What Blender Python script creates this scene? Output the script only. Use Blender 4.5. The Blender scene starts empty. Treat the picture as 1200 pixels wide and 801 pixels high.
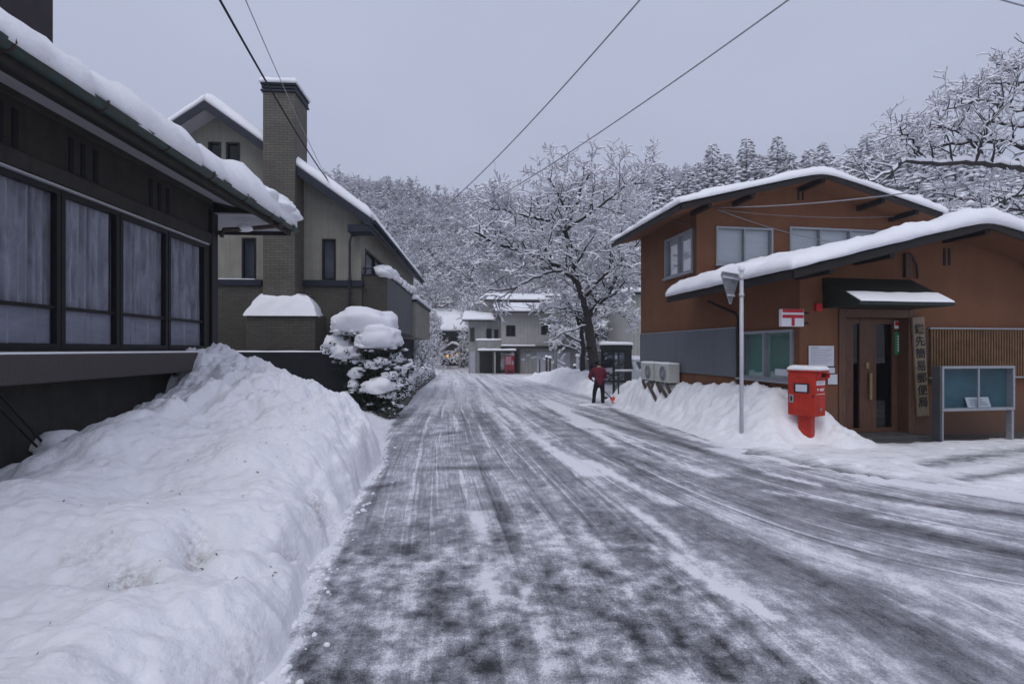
import bpy, math, random
import numpy as np
from mathutils import Vector, Matrix, noise as mnoise

SC = bpy.context.scene
COL = SC.collection
RNG = random.Random(7)
NR = np.random.default_rng(11)
CAMZ = 1.6
F = 600.0      # focal length in photo pixels, used only to measure real positions
HZ = 409.0

# ------------------------------------------------------------------ measuring
def at(px, py, Y):
    return Vector(((px - 600) / F * Y, Y, CAMZ + (HZ - py) / F * Y))

class Frame:
    def __init__(s, x, y, deg, z=0.0):
        s.o = Vector((x, y, z)); s.a = math.radians(deg)
        s.M = Matrix.Rotation(s.a, 3, 'Z')
    def hit(s, px, py, axis, val):
        o = s.M.transposed() @ (Vector((0, 0, CAMZ)) - s.o)
        d = s.M.transposed() @ Vector(((px - 600) / F, 1, (HZ - py) / F))
        t = (val - o[axis]) / d[axis]
        return o + d * t
    def world(s, p):
        return s.M @ Vector(p) + s.o

def gz(y):
    return float(np.interp(y, [-200, 5, 7, 9.5, 13, 20, 30, 52, 400], [0, 0, -.01, -.07, -.2, -.48, -.62, -.83, -.9]))
def gzv(y):
    return np.interp(y, [-200, 5, 7, 9.5, 13, 20, 30, 52, 400], [0, 0, -.01, -.07, -.2, -.48, -.62, -.83, -.9])

# ------------------------------------------------------------------ objects
def tag(o, label=None, cat=None, group=None, kind=None):
    if label: o['label'] = label
    if cat: o['category'] = cat
    if group: o['group'] = group
    if kind: o['kind'] = kind
    return o

def empty(name, label, cat, loc=(0, 0, 0), deg=0, group=None):
    o = bpy.data.objects.new(name, None); COL.objects.link(o)
    o.location = loc; o.rotation_euler = (0, 0, math.radians(deg))
    o.empty_display_size = .2
    return tag(o, label, cat, group)

def link(name, me, parent=None):
    o = bpy.data.objects.new(name, me); COL.objects.link(o)
    if parent is not None: o.parent = parent
    return o

def copy_tree(o, parent=None):
    c = o.copy(); COL.objects.link(c)
    if parent is not None: c.parent = parent
    for ch in list(o.children):
        copy_tree(ch, c)
    return c

def np_mesh(name, V, Fq, mats, midx=None, smooth=False):
    V = np.asarray(V, dtype=np.float32).reshape(-1, 3); Fq = np.asarray(Fq, dtype=np.int32)
    k = Fq.shape[1]
    me = bpy.data.meshes.new(name)
    me.vertices.add(len(V)); me.vertices.foreach_set('co', V.ravel())
    me.loops.add(Fq.size); me.loops.foreach_set('vertex_index', Fq.ravel())
    me.polygons.add(len(Fq))
    me.polygons.foreach_set('loop_start', np.arange(0, Fq.size, k, dtype=np.int32))
    me.polygons.foreach_set('loop_total', np.full(len(Fq), k, dtype=np.int32))
    for m in (mats if isinstance(mats, (list, tuple)) else [mats]): me.materials.append(m)
    if midx is not None: me.polygons.foreach_set('material_index', np.asarray(midx, dtype=np.int32))
    me.polygons.foreach_set('use_smooth', np.full(len(Fq), smooth, dtype=bool))
    me.update(calc_edges=True); me.validate()
    return me

class MB:
    def __init__(s): s.v = []; s.f = []; s.sm = []
    def poly(s, pts, smooth=False):
        b = len(s.v); s.v += [tuple(p) for p in pts]; s.f.append(tuple(range(b, b + len(pts)))); s.sm.append(smooth); return s
    def hexa(s, c):
        b = len(s.v); s.v += [tuple(p) for p in c]
        for q in ((0, 3, 2, 1), (4, 5, 6, 7), (0, 1, 5, 4), (1, 2, 6, 5), (2, 3, 7, 6), (3, 0, 4, 7)):
            s.f.append(tuple(b + i for i in q)); s.sm.append(False)
        return s
    def box(s, x0, x1, y0, y1, z0, z1):
        return s.hexa([(x0, y0, z0), (x1, y0, z0), (x1, y1, z0), (x0, y1, z0), (x0, y0, z1), (x1, y0, z1), (x1, y1, z1), (x0, y1, z1)])
    def bar(s, P, a0, a1, z0, z1, o0, o1):
        return s.hexa([P(a0, z0, o0), P(a1, z0, o0), P(a1, z0, o1), P(a0, z0, o1), P(a0, z1, o0), P(a1, z1, o0), P(a1, z1, o1), P(a0, z1, o1)])
    def prism(s, pts, vec):
        vec = Vector(vec); n = len(pts); A = [Vector(p) for p in pts]; B = [p + vec for p in A]
        s.poly(A[::-1]); s.poly(B)
        for i in range(n): s.poly([A[i], A[(i + 1) % n], B[(i + 1) % n], B[i]])
        return s
    def tube(s, pts, r, n=8, cap=True):
        pts = [Vector(p) for p in pts]; R = r if isinstance(r, (list, tuple)) else [r] * len(pts)
        b = len(s.v); up0 = None
        for i, p in enumerate(pts):
            d = (pts[min(i + 1, len(pts) - 1)] - pts[max(i - 1, 0)])
            d = d.normalized() if d.length > 1e-9 else Vector((0, 0, 1))
            if up0 is None:
                up0 = Vector((0, 0, 1)) if abs(d.z) < .9 else Vector((1, 0, 0))
            e1 = d.cross(up0)
            if e1.length < 1e-5: e1 = d.cross(Vector((0, 1, 0)))
            e1.normalize(); e2 = e1.cross(d).normalized(); up0 = e2
            for k in range(n):
                t = 2 * math.pi * k / n
                s.v.append(tuple(p + (e1 * math.cos(t) + e2 * math.sin(t)) * R[i]))
        for i in range(len(pts) - 1):
            for k in range(n):
                k2 = (k + 1) % n
                s.f.append((b + i * n + k, b + i * n + k2, b + (i + 1) * n + k2, b + (i + 1) * n + k)); s.sm.append(True)
        if cap:
            s.f.append(tuple(b + k for k in range(n))[::-1]); s.sm.append(False)
            e = b + (len(pts) - 1) * n
            s.f.append(tuple(e + k for k in range(n))); s.sm.append(False)
        return s
    def grid(s, rows, smooth=True):
        b = len(s.v); nr = len(rows); nc = len(rows[0])
        for r in rows: s.v += [tuple(p) for p in r]
        for i in range(nr - 1):
            for j in range(nc - 1):
                s.f.append((b + i * nc + j, b + i * nc + j + 1, b + (i + 1) * nc + j + 1, b + (i + 1) * nc + j)); s.sm.append(smooth)
        return s
    def mesh(s, name, mat):
        me = bpy.data.meshes.new(name); me.from_pydata(s.v, [], s.f)
        for m in (mat if isinstance(mat, (list, tuple)) else [mat]): me.materials.append(m)
        me.polygons.foreach_set('use_smooth', s.sm); me.update()
        return me
    def build(s, name, mat, parent=None, bevel=0, seg=1):
        o = link(name, s.mesh(name, mat), parent)
        if bevel:
            b = o.modifiers.new('b', 'BEVEL'); b.width = bevel; b.segments = seg; b.limit_method = 'ANGLE'; b.angle_limit = math.radians(40)
        return o

# ------------------------------------------------------------------ materials
def mat(name, col, rough=.7, var=.15, scale=3.0, bump=0.0, bscale=40, spec=.3, metal=0, coat=0, dirt=None, stretch=(1, 1, 1), streak=0.0, splash=None):
    m = bpy.data.materials.new(name); m.use_nodes = True
    nt = m.node_tree; N = nt.nodes; L = nt.links; bs = N['Principled BSDF']
    bs.inputs['Roughness'].default_value = rough; bs.inputs['Specular IOR Level'].default_value = spec
    bs.inputs['Metallic'].default_value = metal; bs.inputs['Coat Weight'].default_value = coat; bs.inputs['Coat Roughness'].default_value = .06
    tc = N.new('ShaderNodeTexCoord'); mp = N.new('ShaderNodeMapping'); L.new(tc.outputs['Object'], mp.inputs['Vector'])
    mp.inputs['Scale'].default_value = stretch
    n = N.new('ShaderNodeTexNoise'); n.inputs['Scale'].default_value = scale; n.inputs['Detail'].default_value = 8; n.inputs['Roughness'].default_value = .65
    L.new(mp.outputs['Vector'], n.inputs['Vector'])
    rp = N.new('ShaderNodeValToRGB'); L.new(n.outputs['Fac'], rp.inputs['Fac'])
    c2 = dirt if dirt else tuple(c * (1 - var) for c in col)
    rp.color_ramp.elements[0].position = .32; rp.color_ramp.elements[0].color = (*c2, 1)
    rp.color_ramp.elements[1].position = .62; rp.color_ramp.elements[1].color = (*[min(1, c * (1 + var * .5)) for c in col], 1)
    src = rp.outputs['Color']
    if streak:
        m3 = N.new('ShaderNodeMapping'); m3.inputs['Scale'].default_value = (5, 5, .35); L.new(tc.outputs['Object'], m3.inputs['Vector'])
        n3 = N.new('ShaderNodeTexNoise'); n3.inputs['Scale'].default_value = 1.6; n3.inputs['Detail'].default_value = 9; n3.inputs['Roughness'].default_value = .7; L.new(m3.outputs[0], n3.inputs['Vector'])
        r3 = N.new('ShaderNodeMapRange'); r3.inputs['From Min'].default_value = .38; r3.inputs['From Max'].default_value = .62; r3.inputs['To Min'].default_value = 1 - streak; r3.inputs['To Max'].default_value = 1 + streak * .4; L.new(n3.outputs['Fac'], r3.inputs['Value'])
        vm = N.new('ShaderNodeVectorMath'); vm.operation = 'SCALE'; L.new(src, vm.inputs[0]); L.new(r3.outputs[0], vm.inputs['Scale']); src = vm.outputs[0]
    if splash:   # splashed frost and grime near the foot of a wall
        sx = N.new('ShaderNodeSeparateXYZ'); L.new(tc.outputs['Object'], sx.inputs[0])
        n4 = N.new('ShaderNodeTexNoise'); n4.inputs['Scale'].default_value = 5; n4.inputs['Detail'].default_value = 10; n4.inputs['Roughness'].default_value = .75; L.new(tc.outputs['Object'], n4.inputs['Vector'])
        a4 = N.new('ShaderNodeMath'); a4.operation = 'MULTIPLY_ADD'; L.new(n4.outputs['Fac'], a4.inputs[0]); a4.inputs[1].default_value = -1.6; L.new(sx.outputs['Z'], a4.inputs[2])
        r4 = N.new('ShaderNodeMapRange'); L.new(a4.outputs[0], r4.inputs['Value']); r4.inputs['From Min'].default_value = -.9; r4.inputs['From Max'].default_value = splash - .35; r4.inputs['To Min'].default_value = .62; r4.inputs['To Max'].default_value = 0
        mx4 = N.new('ShaderNodeMixRGB'); L.new(r4.outputs[0], mx4.inputs['Fac']); L.new(src, mx4.inputs['Color1']); mx4.inputs['Color2'].default_value = (.11, .09, .08, 1); src = mx4.outputs['Color']
    L.new(src, bs.inputs['Base Color'])
    if bump:
        n2 = N.new('ShaderNodeTexNoise'); n2.inputs['Scale'].default_value = bscale; n2.inputs['Detail'].default_value = 5
        L.new(tc.outputs['Object'], n2.inputs['Vector'])
        b = N.new('ShaderNodeBump'); b.inputs['Strength'].default_value = bump; b.inputs['Distance'].default_value = .02
        L.new(n2.outputs['Fac'], b.inputs['Height']); L.new(b.outputs['Normal'], bs.inputs['Normal'])
    return m

def snow_mat(name, tint=(.90, .90, .925), dirty=.0, bump=.5):
    m = bpy.data.materials.new(name); m.use_nodes = True
    nt = m.node_tree; N = nt.nodes; L = nt.links; bs = N['Principled BSDF']
    bs.inputs['Roughness'].default_value = .65; bs.inputs['Specular IOR Level'].default_value = .25
    tc = N.new('ShaderNodeTexCoord')
    n = N.new('ShaderNodeTexNoise'); n.inputs['Scale'].default_value = 1.3; n.inputs['Detail'].default_value = 7
    L.new(tc.outputs['Object'], n.inputs['Vector'])
    rp = N.new('ShaderNodeValToRGB'); L.new(n.outputs['Fac'], rp.inputs['Fac'])
    rp.color_ramp.elements[0].position = .3; rp.color_ramp.elements[0].color = (*[c * .94 for c in tint], 1)
    rp.color_ramp.elements[1].position = .6; rp.color_ramp.elements[1].color = (*tint, 1)
    src = rp.outputs['Color']
    if dirty:
        n3 = N.new('ShaderNodeTexNoise'); n3.inputs['Scale'].default_value = 9; n3.inputs['Detail'].default_value = 9; n3.inputs['Roughness'].default_value = .75
        L.new(tc.outputs['Object'], n3.inputs['Vector'])
        r3 = N.new('ShaderNodeValToRGB'); L.new(n3.outputs['Fac'], r3.inputs['Fac'])
        r3.color_ramp.elements[0].position = .61; r3.color_ramp.elements[0].color = (0, 0, 0, 1)
        r3.color_ramp.elements[1].position = .80; r3.color_ramp.elements[1].color = (dirty, dirty, dirty, 1)
        da = N.new('ShaderNodeAttribute'); da.attribute_name = 'dirt'
        dn = N.new('ShaderNodeTexNoise'); dn.inputs['Scale'].default_value = 22; dn.inputs['Detail'].default_value = 10; dn.inputs['Roughness'].default_value = .75; L.new(tc.outputs['Object'], dn.inputs['Vector'])
        dr = N.new('ShaderNodeMapRange'); L.new(dn.outputs['Fac'], dr.inputs['Value']); dr.inputs['From Min'].default_value = .40; dr.inputs['From Max'].default_value = .66
        dm = N.new('ShaderNodeMath'); dm.operation = 'MULTIPLY'; L.new(da.outputs['Fac'], dm.inputs[0]); L.new(dr.outputs[0], dm.inputs[1])
        dx = N.new('ShaderNodeMath'); dx.operation = 'MAXIMUM'; L.new(dm.outputs[0], dx.inputs[0]); L.new(r3.outputs['Color'], dx.inputs[1])
        mx = N.new('ShaderNodeMixRGB'); L.new(dx.outputs[0], mx.inputs['Fac']); L.new(src, mx.inputs['Color1']); mx.inputs['Color2'].default_value = (.3, .27, .25, 1)
        src = mx.outputs['Color']
    L.new(src, bs.inputs['Base Color'])
    n2 = N.new('ShaderNodeTexNoise'); n2.inputs['Scale'].default_value = 14; n2.inputs['Detail'].default_value = 9; n2.inputs['Roughness'].default_value = .62
    L.new(tc.outputs['Object'], n2.inputs['Vector'])
    b = N.new('ShaderNodeBump'); b.inputs['Strength'].default_value = bump; b.inputs['Distance'].default_value = .03
    L.new(n2.outputs['Fac'], b.inputs['Height']); L.new(b.outputs['Normal'], bs.inputs['Normal'])
    return m

def brick_mat(name, c1, c2, mortar, w=.24, h=.075):
    m = bpy.data.materials.new(name); m.use_nodes = True
    nt = m.node_tree; N = nt.nodes; L = nt.links; bs = N['Principled BSDF']; bs.inputs['Roughness'].default_value = .75
    tc = N.new('ShaderNodeTexCoord'); sp = N.new('ShaderNodeSeparateXYZ'); L.new(tc.outputs['Object'], sp.inputs[0])
    ad = N.new('ShaderNodeMath'); L.new(sp.outputs['X'], ad.inputs[0]); L.new(sp.outputs['Y'], ad.inputs[1])
    cb = N.new('ShaderNodeCombineXYZ'); L.new(ad.outputs[0], cb.inputs['X']); L.new(sp.outputs['Z'], cb.inputs['Y'])
    br = N.new('ShaderNodeTexBrick'); L.new(cb.outputs[0], br.inputs['Vector'])
    br.inputs['Scale'].default_value = 1; br.inputs['Brick Width'].default_value = w; br.inputs['Row Height'].default_value = h
    br.inputs['Mortar Size'].default_value = .007; br.inputs['Mortar Smooth'].default_value = .1
    br.inputs['Color1'].default_value = (*c1, 1); br.inputs['Color2'].default_value = (*c2, 1); br.inputs['Mortar'].default_value = (*mortar, 1)
    n = N.new('ShaderNodeTexNoise'); n.inputs['Scale'].default_value = 1.5; n.inputs['Detail'].default_value = 8; L.new(tc.outputs['Object'], n.inputs['Vector'])
    mr = N.new('ShaderNodeMapRange'); mr.inputs['From Min'].default_value = .3; mr.inputs['From Max'].default_value = .7; mr.inputs['To Min'].default_value = .78; mr.inputs['To Max'].default_value = 1.1
    L.new(n.outputs['Fac'], mr.inputs['Value'])
    mx = N.new('ShaderNodeVectorMath'); mx.operation = 'SCALE'; L.new(br.outputs['Color'], mx.inputs[0]); L.new(mr.outputs[0], mx.inputs['Scale'])
    L.new(mx.outputs[0], bs.inputs['Base Color'])
    b = N.new('ShaderNodeBump'); b.inputs['Strength'].default_value = .6; b.inputs['Distance'].default_value = .01; b.invert = True
    L.new(br.outputs['Fac'], b.inputs['Height']); L.new(b.outputs['Normal'], bs.inputs['Normal'])
    return m

def glass_mat(name, tint=(.55, .6, .62), refl=1.0):
    m = bpy.data.materials.new(name); m.use_nodes = True
    nt = m.node_tree; N = nt.nodes; L = nt.links; N.clear()
    o = N.new('ShaderNodeOutputMaterial'); t = N.new('ShaderNodeBsdfTransparent'); t.inputs['Color'].default_value = (*tint, 1)
    g = N.new('ShaderNodeBsdfGlossy'); g.inputs['Roughness'].default_value = .03; g.inputs['Color'].default_value = (1, 1, 1, 1)
    lw = N.new('ShaderNodeFresnel'); lw.inputs['IOR'].default_value = 1.5; sc_ = N.new('ShaderNodeMath'); sc_.operation = 'MULTIPLY'; sc_.inputs[1].default_value = refl; L.new(lw.outputs[0], sc_.inputs[0])
    mx = N.new('ShaderNodeMixShader'); L.new(sc_.outputs[0], mx.inputs['Fac']); L.new(t.outputs[0], mx.inputs[1]); L.new(g.outputs[0], mx.inputs[2])
    L.new(mx.outputs[0], o.inputs['Surface'])
    return m

def lace_mat(name):
    m = bpy.data.materials.new(name); m.use_nodes = True
    nt = m.node_tree; N = nt.nodes; L = nt.links; bs = N['Principled BSDF']; bs.inputs['Roughness'].default_value = .9
    tc = N.new('ShaderNodeTexCoord')
    mp = N.new('ShaderNodeMapping'); mp.inputs['Scale'].default_value = (4, 9, 1.2); L.new(tc.outputs['Object'], mp.inputs['Vector'])
    n = N.new('ShaderNodeTexNoise'); n.inputs['Scale'].default_value = 2; n.inputs['Detail'].default_value = 6; n.inputs['Distortion'].default_value = .6; L.new(mp.outputs[0], n.inputs['Vector'])
    v = N.new('ShaderNodeTexVoronoi'); v.feature = 'DISTANCE_TO_EDGE'; v.inputs['Scale'].default_value = 9; L.new(tc.outputs['Object'], v.inputs['Vector'])
    r1 = N.new('ShaderNodeValToRGB'); L.new(n.outputs['Fac'], r1.inputs['Fac'])
    r1.color_ramp.elements[0].position = .36; r1.color_ramp.elements[0].color = (.235, .215, .255, 1)
    r1.color_ramp.elements[1].position = .66; r1.color_ramp.elements[1].color = (.42, .395, .455, 1)
    r2 = N.new('ShaderNodeValToRGB'); L.new(v.outputs['Distance'], r2.inputs['Fac'])
    r2.color_ramp.elements[0].position = .0; r2.color_ramp.elements[0].color = (.6, .58, .66, 1)
    r2.color_ramp.elements[1].position = .07; r2.color_ramp.elements[1].color = (0, 0, 0, 1)
    n5 = N.new('ShaderNodeTexNoise'); n5.inputs['Scale'].default_value = 2.3; L.new(tc.outputs['Object'], n5.inputs['Vector'])
    r5 = N.new('ShaderNodeMapRange'); r5.inputs['From Min'].default_value = .45; r5.inputs['From Max'].default_value = .65; L.new(n5.outputs['Fac'], r5.inputs['Value'])
    sc = N.new('ShaderNodeVectorMath'); sc.operation = 'SCALE'; L.new(r2.outputs['Color'], sc.inputs[0]); L.new(r5.outputs[0], sc.inputs['Scale'])
    mx = N.new('ShaderNodeMixRGB'); mx.blend_type = 'ADD'; mx.inputs['Fac'].default_value = .10; L.new(r1.outputs['Color'], mx.inputs['Color1']); L.new(sc.outputs[0], mx.inputs['Color2'])
    L.new(mx.outputs['Color'], bs.inputs['Base Color'])
    return m

SNOW = snow_mat('snow')
SNOWD = snow_mat('ploughed_snow', dirty=.5, bump=.7)
SNOWT = snow_mat('tree_snow', tint=(.84, .84, .88), bump=.2)
M = dict(
    h1wall=mat('brown_cladding', (.040, .037, .032), .7, .25, 4, .3, 60, streak=.2),
    h1ledge=mat('granite_ledge', (.075, .062, .062), .6, .3, 60, .3, 150),
    h1found=mat('dark_render', (.05, .053, .05), .85, .25, 3, .3, 50, streak=.3),
    h1frame=mat('dark_bronze_frame', (.012, .011, .012), .4, .2, 8),
    soffit=mat('soffit_board', (.42, .41, .43), .8, .1, 2),
    gutter=mat('green_gutter', (.025, .055, .05), .45, .5, 9, dirt=(.05, .035, .025)),
    frost=mat('frosted_film', (.30, .29, .35), .6, .2, 2, stretch=(1, 1, 4)),
    rust=mat('rusty_copper', (.05, .032, .026), .6, .4, 12),
    alu_line=mat('pale_trim', (.4, .4, .42), .5, .1),
    upper=mat('upper_cladding', (.035, .028, .03), .7, .2, 3),
    stucco=mat('beige_stucco', (.27, .258, .218), .9, .12, 2, .3, 120, streak=.14),
    fascia=mat('slate_fascia', (.018, .022, .034), .55, .2, 5),
    dark=mat('dark_interior', (.012, .012, .015), .8, .1),
    blackwall=mat('black_wall', (.012, .013, .016), .7, .3, 5),
    balc=mat('grey_balcony_panel', (.11, .11, .115), .8, .15, 3),
    dpipe=mat('dark_downpipe', (.03, .03, .035), .5, .1),
    po=mat('rust_orange_stucco', (.180, .083, .046), .9, .12, 1.1, .4, 140, dirt=(.150, .070, .040), spec=.1, streak=.045, splash=.5),
    powood=mat('dark_brown_wood', (.062, .031, .020), .55, .35, 3, .2, 30, stretch=(14, 14, 1)),
    doorwood=mat('door_wood', (.110, .054, .032), .5, .35, 3, .2, 30, stretch=(14, 14, 1)),
    poverge=mat('verge_board', (.016, .012, .011), .6, .3, 6),
    poroof=mat('black_roof_metal', (.012, .013, .014), .5, .3, 6),
    awn=mat('green_black_awning', (.017, .024, .020), .5, .3, 5),
    popanel=mat('grey_steel_panel', (.125, .135, .155), .5, .08, 2, streak=.10),
    alu=mat('aluminium', (.30, .31, .34), .45, .10, 8, metal=.25),
    blind=mat('pale_blind', (.56, .57, .60), .8, .08, 2, stretch=(1, 1, 14)),
    greenblind=mat('green_curtain', (.10, .30, .23), .8, .4, 1.6, dirt=(.19, .22, .20)),
    lattice=mat('lattice_slat', (.16, .088, .040), .6, .3, 6),
    brass=mat('brass_handle', (.32, .25, .13), .4, .1, metal=.5),
    red=mat('postal_red', (.44, .026, .012), .5, .22, 5, coat=.1, streak=.16),
    sred=mat('sign_red', (.48, .02, .028), .5, .05),
    white=mat('sign_white', (.72, .72, .74), .6, .05),
    paper=mat('paper', (.55, .57, .62), .8, .06),
    ink=mat('ink', (.02, .02, .025), .8, .05),
    greyink=mat('faded_print', (.3, .31, .35), .8, .05),
    green=mat('sign_green', (.015, .27, .11), .5, .1),
    boardwood=mat('weathered_board', (.235, .18, .115), .8, .35, 4, .3, 60, stretch=(12, 12, 1), dirt=(.13, .11, .085)),
    concrete=mat('wet_concrete', (.08, .08, .08), .5, .4, 6, .3, 60),
    pole=mat('galvanised_pole', (.52, .53, .57), .5, .12, 5, metal=.1),
    signback=mat('sign_back', (.30, .31, .33), .5, .35, 14, metal=.4),
    acw=mat('ac_casing', (.5, .5, .47), .5, .12, 6),
    grille=mat('dark_grille', (.06, .065, .07), .5, .2),
    timber=mat('old_timber', (.075, .06, .05), .8, .3, 6),
    teal=mat('teal_board', (.035, .10, .13), .6, .35, 1.3),
    bark=mat('wet_bark', (.034, .030, .030), .85, .3, 9, .5, 25),
    leaf=mat('dark_evergreen', (.022, .032, .018), .6, .5, 8),
    needle=mat('conifer_needles', (.018, .026, .022), .7, .5, 6),
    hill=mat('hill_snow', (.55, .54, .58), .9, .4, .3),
    twig=mat('grey_twigs', (.17, .155, .178), .9, .3, 2),
    gwall=mat('grey_siding', (.30, .30, .285), .8, .12, 2, .25, 40, streak=.2),
    gwall2=mat('pale_siding', (.37, .36, .34), .8, .1, 2, .25, 40),
    shutter=mat('lavender_shutter', (.42, .42, .48), .55, .06, 3),
    trim=mat('dark_trim', (.035, .032, .03), .7, .2),
    vend=mat('vending_red', (.20, .010, .022), .35, .1, coat=.3),
    farwall=mat('weathered_wood', (.045, .038, .034), .8, .3, 3),
    tan=mat('tan_wall', (.36, .25, .12), .8, .15, 2),
    booth=mat('booth_frame', (.010, .013, .013), .4, .2, 6),
    jacket=mat('maroon_jacket', (.125, .014, .032), .8, .3, 8, .5, 18),
    trousers=mat('dark_trousers', (.014, .014, .018), .85, .2),
    boots=mat('black_boots', (.008, .008, .010), .5, .1),
    skin=mat('skin', (.42, .24, .17), .6, .1),
    hat=mat('dark_knit_cap', (.012, .012, .015), .9, .2),
    orange=mat('orange_plastic', (.62, .06, .035), .45, .1),
    carw=mat('white_car_paint', (.55, .56, .58), .3, .05, coat=.5),
    card=mat('dark_car_paint', (.035, .03, .032), .3, .1, coat=.5),
    rubber=mat('rubber', (.012, .012, .012), .8, .1),
    wire=mat('black_cable', (.010, .010, .012), .6, .1),
    wireg=mat('snowy_cable', (.30, .30, .33), .7, .2, 3),
    stone=mat('garden_stone', (.13, .125, .115), .85, .4, 7, .6, 20),
)
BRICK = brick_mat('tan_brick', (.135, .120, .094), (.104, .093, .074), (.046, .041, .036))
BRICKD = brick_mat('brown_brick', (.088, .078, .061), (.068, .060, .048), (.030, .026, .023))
GLASS = glass_mat('window_glass', (.88, .92, .93), .28); GLASSD = glass_mat('dark_glass', (.5, .53, .58), .7)
LACE = lace_mat('lace')
def lamp_mat(name, col, s):
    m = bpy.data.materials.new(name); m.use_nodes = True; b = m.node_tree.nodes['Principled BSDF']
    b.inputs['Base Color'].default_value = (*col, 1); b.inputs['Emission Color'].default_value = (*col, 1); b.inputs['Emission Strength'].default_value = s
    return m
LAMP = lamp_mat('warm_lamp', (1, .5, .2), .5)

# ------------------------------------------------------------------ snow helpers
def fbm(x, y, z, o=4):
    return mnoise.fractal(Vector((x, y, z)), 1.0, 2.0, o)

def ico(sub):
    import bmesh
    bm = bmesh.new(); bmesh.ops.create_icosphere(bm, subdivisions=sub, radius=1)
    V = [v.co.copy() for v in bm.verts]; Fc = [tuple(v.index for v in f.verts) for f in bm.faces]; bm.free()
    return V, Fc
ICO = {k: ico(k) for k in (1, 2, 3, 4)}

def blob(mb, c, r, seed=0, sub=3, amp=.15, flat=.3, fr=1.2, sq=1.0):
    V, Fc = ICO[sub]; b = len(mb.v); c = Vector(c)
    for v in V:
        k = 1 + amp * fbm(v.x * fr + seed * 3.1, v.y * fr + seed * 1.7, v.z * fr + seed, 3)
        ux, uy, uz = v.x, v.y, v.z
        if sq != 1.0:
            ux, uy, uz = [math.copysign(abs(t) ** sq, t) for t in (ux, uy, uz)]
        z = uz * r[2] * k
        if z < 0: z *= flat
        mb.v.append((c.x + ux * r[0] * k, c.y + uy * r[1] * k, c.z + z))
    for f in Fc: mb.f.append(tuple(b + i for i in f)); mb.sm.append(True)

def snow_slab(mb, fn, lu, lv, t, seed=0, amp=.25, step=.25, bulge=.5, dz=0.0, tf=None):
    """fn(u,v) with u in 0..lu, v in 0..lv metres -> point on the roof. A rounded quilt of snow on it."""
    re = t * .9
    def samples(l):
        e = [0, 0, re * .08, re * .25, re * .55, re]
        n = max(2, int((l - 2 * re) / step))
        mid = [re + (l - 2 * re) * i / n for i in range(1, n)]
        return e + mid + [l - x for x in e[::-1]]
    us, vs = samples(lu), samples(lv); rows = []
    for i, u in enumerate(us):
        row = []
        for j, v in enumerate(vs):
            p = Vector(fn(u, v))
            e = min(u, lu - u, v, lv - v)
            k = min(max(e / re, 0), 1); prof = math.sqrt(max(0, 1 - (1 - k) ** 2))
            n = fbm(p.x * 1.6 + seed, p.y * 1.6, p.z * 1.6 + seed * .7, 4)
            n2 = fbm(p.x * .5 - seed, p.y * .5, p.z * .5, 2)
            n3 = fbm(p.x * 5.5, p.y * 5.5 + seed, p.z * 5.5, 2)
            th = t * (1 + amp * (n * .7 + n2 * .8 + n3 * .3)) * prof * (tf(p) if tf else 1)
            outer = i in (0, len(us) - 1) or j in (0, len(vs) - 1)
            # push the flanks out so the snow hangs over the edge a little
            ou = (-1 if u < re else (1 if lu - u < re else 0)) * (1 - k)
            ov = (-1 if v < re else (1 if lv - v < re else 0)) * (1 - k)
            b = t * bulge * (.55 + .8 * fbm(p.x * 2.7 + seed, p.y * 2.7, p.z * 2.7 + 5, 3))
            if outer: b = -t * .15
            eu = .01; du = (Vector(fn(min(u + eu, lu), v)) - Vector(fn(max(u - eu, 0), v))); dv = (Vector(fn(u, min(v + eu, lv))) - Vector(fn(u, max(v - eu, 0))))
            if du.length: du.normalize()
            if dv.length: dv.normalize()
            if not outer:
                if abs(u - round(u, 9)) >= 0 and (i in (1, len(us) - 2) or j in (1, len(vs) - 2)): th = 0; b *= .6
            q = p + du * ou * b + dv * ov * b + Vector((0, 0, th + dz - (b * .25 if (ou or ov) and th < t * .3 and not outer else 0)))
            row.append(q)
        rows.append(row)
    mb.grid(rows)
    return mb

def heightfield(name, xs, ys, Z, m, smooth=True):
    nx, ny = len(xs), len(ys)
    X, Y = np.meshgrid(xs, ys); V = np.stack([X, Y, Z], -1).reshape(-1, 3)
    i = np.arange(ny - 1)[:, None] * nx + np.arange(nx - 1)[None, :]
    Fq = np.stack([i, i + 1, i + nx + 1, i + nx], -1).reshape(-1, 4)
    keep = (V[Fq][:, :, 2] > -5).all(1)
    return np_mesh(name, V, Fq[keep], m, smooth=smooth)

def np_noise(X, Y, scale, seed, octv=3, rough=.5):
    """smooth value noise on arrays"""
    out = np.zeros_like(X, dtype=float); a = 1; tot = 0
    r = np.random.default_rng(seed); T = r.random((256, 256))
    for o in range(octv):
        x = X * scale + 17.3 * o + 100; y = Y * scale + 9.1 * o + 100
        xi = np.floor(x).astype(int); yi = np.floor(y).astype(int); fx = x - xi; fy = y - yi
        fx = fx * fx * fx * (fx * (fx * 6 - 15) + 10); fy = fy * fy * fy * (fy * (fy * 6 - 15) + 10)
        g = lambda i, j: T[(xi + i) % 256, (yi + j) % 256]
        n = (g(0, 0) * (1 - fx) + g(1, 0) * fx) * (1 - fy) + (g(0, 1) * (1 - fx) + g(1, 1) * fx) * fy
        out += a * (n * 2 - 1); tot += a; a *= rough; scale *= 2.03
    return out / tot

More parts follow.
